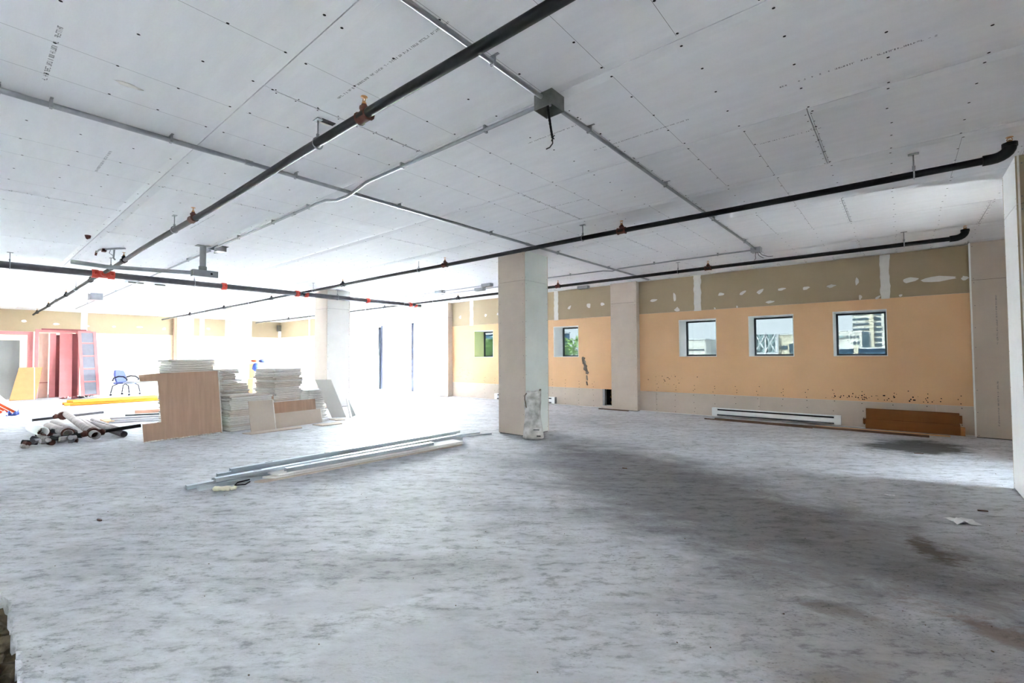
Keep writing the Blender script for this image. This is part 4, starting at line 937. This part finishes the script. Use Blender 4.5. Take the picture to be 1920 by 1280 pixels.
# ------------------------------------------------------------------ lumber and orange bundle at left
for k, (a, c, w, h, m, lab) in enumerate([((-11.92, 1.90, 0), (-11.5, 2.75, 0), .05, .03, 'greyw', 'pale grey strip nearest the camera in the small pile left of the notched sheet'), ((-12.1, 1.96, 0), (-11.7, 2.85, 0), .08, .045, 'greyw', 'wide grey strip in the middle of the small pile left of the notched sheet'),
      ((-12.45, 2.0, 0), (-12.0, 3.0, 0), .06, .06, 'greyw', 'back grey strip in the small pile left of the notched sheet'), ((-12.5, 2.25, .062), (-12.1, 3.0, .062), .05, .03, 'dkmetal', 'dark bar lying across the grey strips'), ((-13.5, 2.60, 0), (-13.3, 3.4, 0), .10, .075, 'pinkw', 'pinkish timber stud on the floor behind the grey strips')]):
    b = MB(); A, B = Vector(a), Vector(c); d = B - A; n = Vector((-d.y, d.x, 0)).normalized(); b.obox(A, d, n * w, (0, 0, h)); tag(b.build('lumber_strip', m, None, a), lab, 'lumber')
b = MB(); b.box(-12.55, -12.0, 1.86, 2.0, 0, .035); tag(b.build('wood_block', 'cardl', None, (-12.3, 1.92, 0)), 'pale wood block at the near end of the grey strips', 'block')
rs = random.Random(3)
for k in range(9):
    x0 = -17.05 - .16 * (k % 5) + rs.uniform(-.03, .03); z = .035 + .07 * (k // 5) ; y0 = 1.85 + rs.uniform(-.03, .15)
    b = MB(); b.tube([(x0, y0, z), (x0 + .02 + rs.uniform(-.012, .012), y0 + 1.0, z), (x0 + .03 + rs.uniform(-.012, .012), y0 + 1.95 + rs.uniform(-.1, .1), z)], .034, 8)
    tag(b.build('plastic_tube', ['or1', 'or2', 'or1', 'or1'][k % 4], None, (x0, y0, 0)), 'orange plastic tube in the bundle on the floor before the chair', 'tube', 'orange tubes on the floor')

# ------------------------------------------------------------------ blue chair
ch = empty('office_chair', (-20.5, 3.72, 0), 'blue upholstered office armchair on casters, alone by the far wall', 'chair')
ox, oy = -20.5, 3.70
ch.rotation_euler = (0, 0, -.75)
b = MB(); n = 10
def curved(b, w, h, z0, y0, t, tilt):
    vs = []
    for s in (0, 1):
        for i in range(n + 1):
            for j in range(7):
                u = i / n * 2 - 1; v = j / 6; ww = w * (1 - .22 * abs(v - .45) ** 2 * 4)
                vs.append((ox + u * ww / 2, oy + y0 - tilt * v + .07 * u * u + s * t, z0 + h * v - .05 * u * u * (v - .5)))
    m = (n + 1) * 7; fs = []
    for i in range(n):
        for j in range(6):
            q = (i * 7 + j, (i + 1) * 7 + j, (i + 1) * 7 + j + 1, i * 7 + j + 1); fs += [tuple(reversed(q)), tuple(k + m for k in q)]
    rim = [i * 7 for i in range(n + 1)] + [n * 7 + j for j in range(1, 7)] + [i * 7 + 6 for i in range(n - 1, -1, -1)] + [j for j in range(5, 0, -1)]
    for k in range(len(rim)): a_, c_ = rim[k], rim[(k + 1) % len(rim)]; fs.append((a_, c_, c_ + m, a_ + m))
    b.add(vs, fs, True)
curved(b, .50, .44, .42, -.26, .06, .08); b.build('backrest', 'blue', ch)
b = MB(); poly = [(ox + .25 * sx_ * (1 - .12 * (t > .5)), oy - .24 + .5 * t) for sx_, t in ((-1, 0), (1, 0), (1.02, .5), (.95, .9), (.7, 1.0), (-.7, 1.0), (-.95, .9), (-1.02, .5))]; b.prism(poly, .395, .455); b.build('seat', 'blue', ch)
for s in (-1, 1):
    x = ox + s * .29
    b = MB(); b.tube([(x, oy - .24, .50), (x, oy - .20, .60), (x, oy - .05, .655), (x, oy + .10, .64), (x, oy + .20, .57), (x, oy + .21, .50)], .024, 8); b.build('armrest', 'chairm', ch)
    for yy, fy in ((-.12, -.30), (.12, .27)):
        b = MB(); b.tube([(ox + s * .22, oy + yy, .40), (ox + s * .25, oy + fy * .85, .33), (ox + s * .27, oy + fy, .10)], .017, 7); lg = b.build('leg', 'chairm', ch)
        b = MB(); b.tube([(ox + s * .27 - .015, oy + fy, .032), (ox + s * .27 + .015, oy + fy, .032)], .030, 10); b.tube([(ox + s * .27, oy + fy, .03), (ox + s * .27, oy + fy, .10)], .009, 6); b.build('caster', 'chairm', lg, origin=lg['o'])

# ------------------------------------------------------------------ door frames and boards at the far left
def fbox(b, y0, y1, z0, z1, x, t): b.box(x - t, x, y0, y1, z0, z1)
g1 = empty('door_frame', (-21.6, .6, 0), 'red primed steel door frame with a white inner frame, leftmost at the far wall', 'door frame')
b = MB(); fbox(b, 1.38, 1.50, 0, 2.14, -21.35, .12); fbox(b, -.7, 1.38, 2.04, 2.14, -21.35, .12); fbox(b, -.7, -.58, 0, 2.04, -21.35, .12); b.build('outer_frame', 'redp', g1)
b = MB(); fbox(b, 1.24, 1.33, 0, 2.0, -21.40, .08); fbox(b, -.55, 1.24, 1.90, 2.0, -21.40, .08); fbox(b, -.58, -.5, 0, 1.9, -21.40, .08); b.build('inner_frame', 'white', g1)
leaning('door_panel', (-21.5, -.5), (-21.5, 1.22), 1.86, .10, .045, 'greyp', 'large grey steel door panel inside the leftmost red frame', 'door')
leaning('fibre_board', (-20.75, .98), (-20.75, 1.52), 1.02, .22, .03, 'tanb', 'tan fibreboard leaning in front of the grey door panel', edge='white', poly=[(0, 0), (.56, 0), (.72, 1.02), (.20, 1.02)])
g2 = empty('door_frame', (-21.3, 2.1, 0), 'red primed steel door frame standing around the loose red doors', 'door frame')
b = MB(); fbox(b, 1.54, 1.62, 0, 2.22, -21.25, .12); b.build('jamb', 'redp', g2)
b = MB(); fbox(b, 2.50, 2.60, 0.03, 2.20, -21.28, .12); b.build('jamb', 'redp', g2)
b = MB(); fbox(b, 1.62, 2.86, 2.13, 2.22, -21.25, .12); b.build('head', 'redp', g2)
b = MB(); b.box(-21.36, -21.22, 1.68, 2.75, 2.20, 2.25); b.build('top_rail', 'redd', g2)
leaning('door_panel', (-21.42, 1.64), (-21.42, 1.86), 2.10, .02, .04, 'beige', 'narrow beige door skin behind the tan fibreboard', 'door')
b = MB(); b.box(-21.40, -21.385, 1.64, 1.86, .48, .50); tag(b.build('rail_strip', 'redd', None, (-21.39, 1.75, .48)), 'thin dark rail across the beige door skin', 'rail')
leaning('door_panel', (-21.26, 1.88), (-21.26, 2.02), 2.10, .03, .045, 'redp', 'narrow red door edge next to the beige door skin', 'door')
leaning('door_panel', (-21.36, 2.02), (-21.36, 2.14), 2.05, .02, .045, 'redd', 'dark red door in the shade between the two lighter red ones', 'door')
leaning('door_panel', (-21.05, 2.10), (-21.05, 2.40), 2.12, .16, .045, 'redp', 'wide pinkish red door standing in the middle of the frames', 'door')
leaning('door_panel', (-21.20, 2.40), (-21.20, 2.55), 2.10, .08, .045, 'redd', 'dark red door side right of the wide pinkish one', 'door')
sd = empty('sidelight_frame', (-20.9, 2.75, 0), 'red ladder shaped sidelight frame with five frosted panes', 'window frame')
def sbox(b, y0, y1, z0, z1, dx=0):
    f = lambda z: -20.85 - .12 * z / 2.2; sh = lambda y, z: y - .055 * z
    p = [(f(z) + dx, sh(y, z), z) for z in (z0, z1) for y in (y0, y1)] + [(f(z) - .06 + dx, sh(y, z), z) for z in (z0, z1) for y in (y0, y1)]
    b.add(p, [(0, 1, 3, 2), (5, 4, 6, 7), (0, 4, 5, 1), (2, 3, 7, 6), (0, 2, 6, 4), (1, 5, 7, 3)])
b = MB(); sbox(b, 2.62, 2.70, .02, 2.18); sbox(b, 3.00, 3.08, .02, 2.18); b.build('stile', 'redp', sd)
zs = [.02, .47, .90, 1.33, 1.76, 2.13]
for z in zs: b = MB(); sbox(b, 2.70, 3.00, z, z + .045); b.build('rail', 'redp', sd)
for k in range(5): b = MB(); sbox(b, 2.70, 3.00, zs[k] + .05, zs[k + 1], -.02); b.build('pane', 'frost', sd)
rs = random.Random(17)
for k in range(8): crumple('plastic_wrapper', (-20.3 + rs.uniform(-.2, .3), 2.15 + .1 * k), rs.uniform(.06, .12), rs.uniform(.05, .09), rs.choice(['paper', 'galv', 'redd', 'paper', 'dkmetal']), 'crumpled wrapper littered at the foot of the sidelight frame', 60 + k, 'litter', .09, rs.random() * 3)['group'] = 'litter by the sidelight frame'
# boards and orange steel at the very left edge
leaning('white_board', (-16.3, .40), (-15.75, .98), 1.05, .0 + .02, .025, 'white', 'white board sloping down at the left picture edge', poly=[(.0, 0), (.75, 0), (-.1, .75), (-.85, .75)], edge=None)
for k in range(3):
    b = MB(); b.obox((-15.55 - .1 * k, .86 - .10 * k, .0), (-.02, -.58, .48), (.05, .0, 0), (0, .035, .035)); tag(b.build('orange_bar', 'or3', None, (-15.5, .8 - .1 * k, 0)), 'rust orange steel bar leaning in front of the white board', 'bar', 'orange bars by the white board')
crumple('plastic_wrapper', (-15.35, .78), .12, .10, 'bagb', 'blue and white crumpled wrapper at the foot of the orange bars', 44, 'litter', .14)
crumple('plastic_wrapper', (-15.3, .60), .10, .10, 'paper', 'white crumpled wrapper left of the blue one by the orange bars', 45, 'litter', .14)
# items by the storefront
b = MB(); b.obox((-15.32, 10.05, 0), (.05, .08, 1.35), (0, .03, 0), (-.10, 0, 0)); tag(b.build('plank', 'greyw', None, (-15.3, 10.0, 0)), 'grey plank leaning on the dark storefront mullion', 'plank')
b = MB(); b.obox((-15.3, 9.98, 0), (1.9, -.08, 0), (0, .09, 0), (0, 0, .02)); tag(b.build('plank', 'greyw', None, (-14.4, 9.98, 0)), 'grey plank flat on the floor along the storefront sill', 'plank')
b = MB(); b.tube([(-12.6, 9.75, H), (-12.6, 9.75, H - .08), (-12.6, 9.75, H - .30)], .012, 7); b.box(-12.66, -12.54, 9.73, 9.77, H - .38, H - .15); tag(b.build('hanging_strap', 'galv', None, (-12.6, 9.75, H)), 'grey metal strap hanging from the ceiling before the storefront', 'strap')
for k in range(6): crumple('debris_scrap', (-17.2 + .32 * k, 9.75 + .05 * math.sin(k * 3)), .09, .04, 'greyw', 'grey scrap lying along the foot of the storefront glass', 80 + k, 'scrap', .06)['group'] = 'scraps along the storefront'

# ------------------------------------------------------------------ outside
b = MB(); b.box(-260, 160, T2 + .05, 420, -1.35, -.75); b.box(-260, 160, -120, YN - .35, -1.35, -.75); b.box(-260, XL - .65, YN - .35, T2 + .05, -1.35, -.75); b.box(XR + .35, 160, YN - .35, T2 + .05, -1.35, -.75)
tag(b.build('ground', 'asphalt'), 'pale paved ground outside the windows', kind='structure')
K = 2.857
def zz_(z): return 1.285 + (z - 1.285) * K
def X_(x): return x * K
tw = empty('office_building', (X_(-3), 200, -.8), 'white office tower with ribbon windows seen through the window by the corner', 'building')
b = MB(); b.box(X_(-4.45), X_(2.0), 200, 225, -.8, zz_(7.3)); b.build('wall', 'facade', tw)
b = MB(); b.box(X_(-2.82), X_(-2.42), 198.6, 200, -.8, zz_(7.3)); b.build('stair_pier', 'facade2', tw)
for k in range(7):
    z1 = 6.20 - .62 * k
    if z1 > 3.6:
        b = MB(); b.box(X_(-4.42), X_(-2.85), 199.7, 200.1, zz_(z1 - .22), zz_(z1)); b.build('window', 'bglass', tw)
    b = MB(); b.box(X_(-2.32), X_(-1.72), 199.7, 200.1, zz_(z1 - .34), zz_(z1)); b.build('window', 'bglass', tw)
    b = MB(); b.box(X_(-1.45), X_(-.5), 199.7, 200.1, zz_(z1 - .34), zz_(z1)); b.build('window', 'bglass', tw)
lw = empty('low_building', (-10, 150, -.8), 'lower white building with small square windows in front of the office tower', 'building')
q = 2.5; zq = lambda z: 1.285 + (z - 1.285) * q
b = MB(); b.box(-5.6 * q, -3.05 * q, 150, 165, -.8, zq(3.68)); b.build('wall', 'facade', lw)
b = MB(); b.box(-3.03 * q, -2.46 * q, 149.5, 160, -.8, zq(3.52)); b.build('glazed_stair', 'bglass', lw)
for k in range(4):
    x = (-4.38 + .30 * k) * q; b = MB(); b.box(x, x + .17 * q, 149.8, 150.1, zq(2.92), zq(3.18)); b.build('window', 'bglass', lw)
for k in range(2):
    x = (-3.78 + .30 * k) * q; b = MB(); b.box(x, x + .17 * q, 149.8, 150.1, zq(2.25), zq(2.55)); b.build('window', 'bglass', lw)
b = MB(); b.box(-5.6 * q, -4.6 * q, 149.6, 150.1, zq(2.95), zq(3.2)); b.build('awning', 'teal', lw)
cp = empty('carport', (-5, 60, -.8), 'blue metal roofed shed running below the office tower', 'shed')
b = MB(); b.box(-9, 1, 60, 66, -.8, 1.78); b.build('wall', 'bluem', cp); b = MB(); b.box(-9.2, 1.2, 59.6, 66.4, 1.78, 1.92); b.build('roof_edge', 'offw', cp)
b = MB(); b.box(-3.75, -3.35, 59.2, 59.6, -.8, 2.1); tag(b.build('gate_post', 'facade2', None, (-3.55, 59.4, -.8)), 'cream post standing before the blue shed', 'post')
sg = empty('lattice_sign', (-20, 100, -.8), 'braced steel lattice with grey panels seen through the middle small window', 'sign')
f2 = 2.0; zf = lambda z: 1.285 + (z - 1.285) * f2
b = MB(); b.box(-10.9 * f2, -9.05 * f2, 100.3, 100.6, zf(1.45), zf(3.2)); b.build('panel', 'teal', sg)
for x in (-10.85, -10.0, -9.08): b = MB(); b.box(x * f2 - .12, x * f2 + .12, 99.8, 100.1, -.8, zf(3.35)); b.build('post', 'offw', sg)
for xa in (-10.85, -10.0):
    for up in (0, 1):
        z0, z1 = zf(1.5), zf(3.2)
        if up: z0, z1 = z1, z0
        b = MB(); b.tube([(xa * f2, 99.7, z0), ((xa + .88) * f2, 99.7, z1)], .11, 6); b.build('brace', 'offw', sg)
def bld(x0, x1, y, z1, m, lab, dep=10, win=()):
    o_ = empty('building', ((x0 + x1) / 2, y, -.8), lab, 'building'); b = MB(); b.box(x0, x1, y, y + dep, -.8, z1); b.build('wall', m, o_)
    b = MB(); b.box(x0 - .2, x1 + .2, y - .2, y + dep, z1, z1 + .25); b.build('roof', 'offw', o_)
    for wx0, wx1, wz0, wz1 in win: b = MB(); b.box(wx0, wx1, y - .15, y + .1, wz0, wz1); b.build('window', 'bglass', o_)
bld(-18.0, -15.0, 101, zf(3.1), 'facade2', 'cream building behind the lattice sign', 8, [(-17.6, -16.5, 2.2, 2.9), (-16.2, -15.4, 1.4, 3.2)])
bld(-35.5, -31.2, 100.2, zf(2.84), 'facade', 'long white building through the window next to the boxed pilaster', 8, [(-35, -31.6, 2.2, 2.4)])
bld(-31.0, -28.0, 109, zf(2.86), 'teal', 'grey building right of the long white one', 8, [(-30.8, -28.4, 2.4, 3.4)])
bld(-60, -44, 60, 5.0, 'bluem', 'blue grey building outside the storefront', 8, [(-58, -55, .5, 3), (-52, -48, .5, 3)])
def tree(x, y, h, r, lab, seed, n=230):
    t = empty('tree', (x, y, -.8), lab, 'tree', 'trees outside'); b = MB(); b.tube([(x, y, -.8), (x + .1, y, h * .4), (x, y + .1, h * .75)], [.16, .12, .05], 8); b.build('trunk', 'bark', t)
    rr = random.Random(seed); b = MB()
    for k in range(n):
        v = Vector((rr.gauss(0, 1), rr.gauss(0, 1), rr.gauss(0, 1))).normalized() * (rr.random() ** .4) * r; c = Vector((x, y, h * .72)) + Vector((v.x, v.y, v.z * .9)); s = rr.uniform(.10, .30)
        u1 = Vector((rr.uniform(-1, 1), rr.uniform(-1, 1), rr.uniform(-1, 1))).normalized(); u2 = u1.orthogonal().normalized()
        b.add([c - u1 * s, c - u2 * s * .6, c + u1 * s, c + u2 * s * .6], [(0, 1, 2, 3)])
    tag(b.build('foliage', 'leaf', t), kind='stuff')
for k, (x, y, h, r) in enumerate([(-26.5, 43, 2.9, 1.5), (-31.5, 47, 3.0, 1.5), (-41, 44.5, 3.4, 1.6), (-45.5, 48, 3.4, 1.7), (-36, 42, 2.8, 1.3), (-20.2, 17.5, 1.6, 1.0), (-22.6, 19, 1.8, 1.2)]):
    tree(x, y, h, r, ['tree behind the window above the grey smear', 'tree behind the window above the grey smear', 'tree behind the window with the pale green jamb', 'tree behind the window with the pale green jamb', 'tree behind the window with the pale green jamb', 'small tree outside the storefront glass', 'small tree outside the storefront glass'][k], k)
b = MB(); b.box(-45, -18, 23.0, 23.08, .55, .60); b.box(-45, -18, 23.0, 23.08, -.2, -.14)
for k in range(14): b.box(-45 + 2 * k, -44.92 + 2 * k, 22.98, 23.1, -.8, .65)
tag(b.build('rail_fence', 'greyw', None, (-30, 23, -.8)), 'thin rail fence outside the storefront', 'fence')

bpy.context.view_layer.update()
for o_ in bpy.data.objects:
    if 'o' in o_: del o_['o']
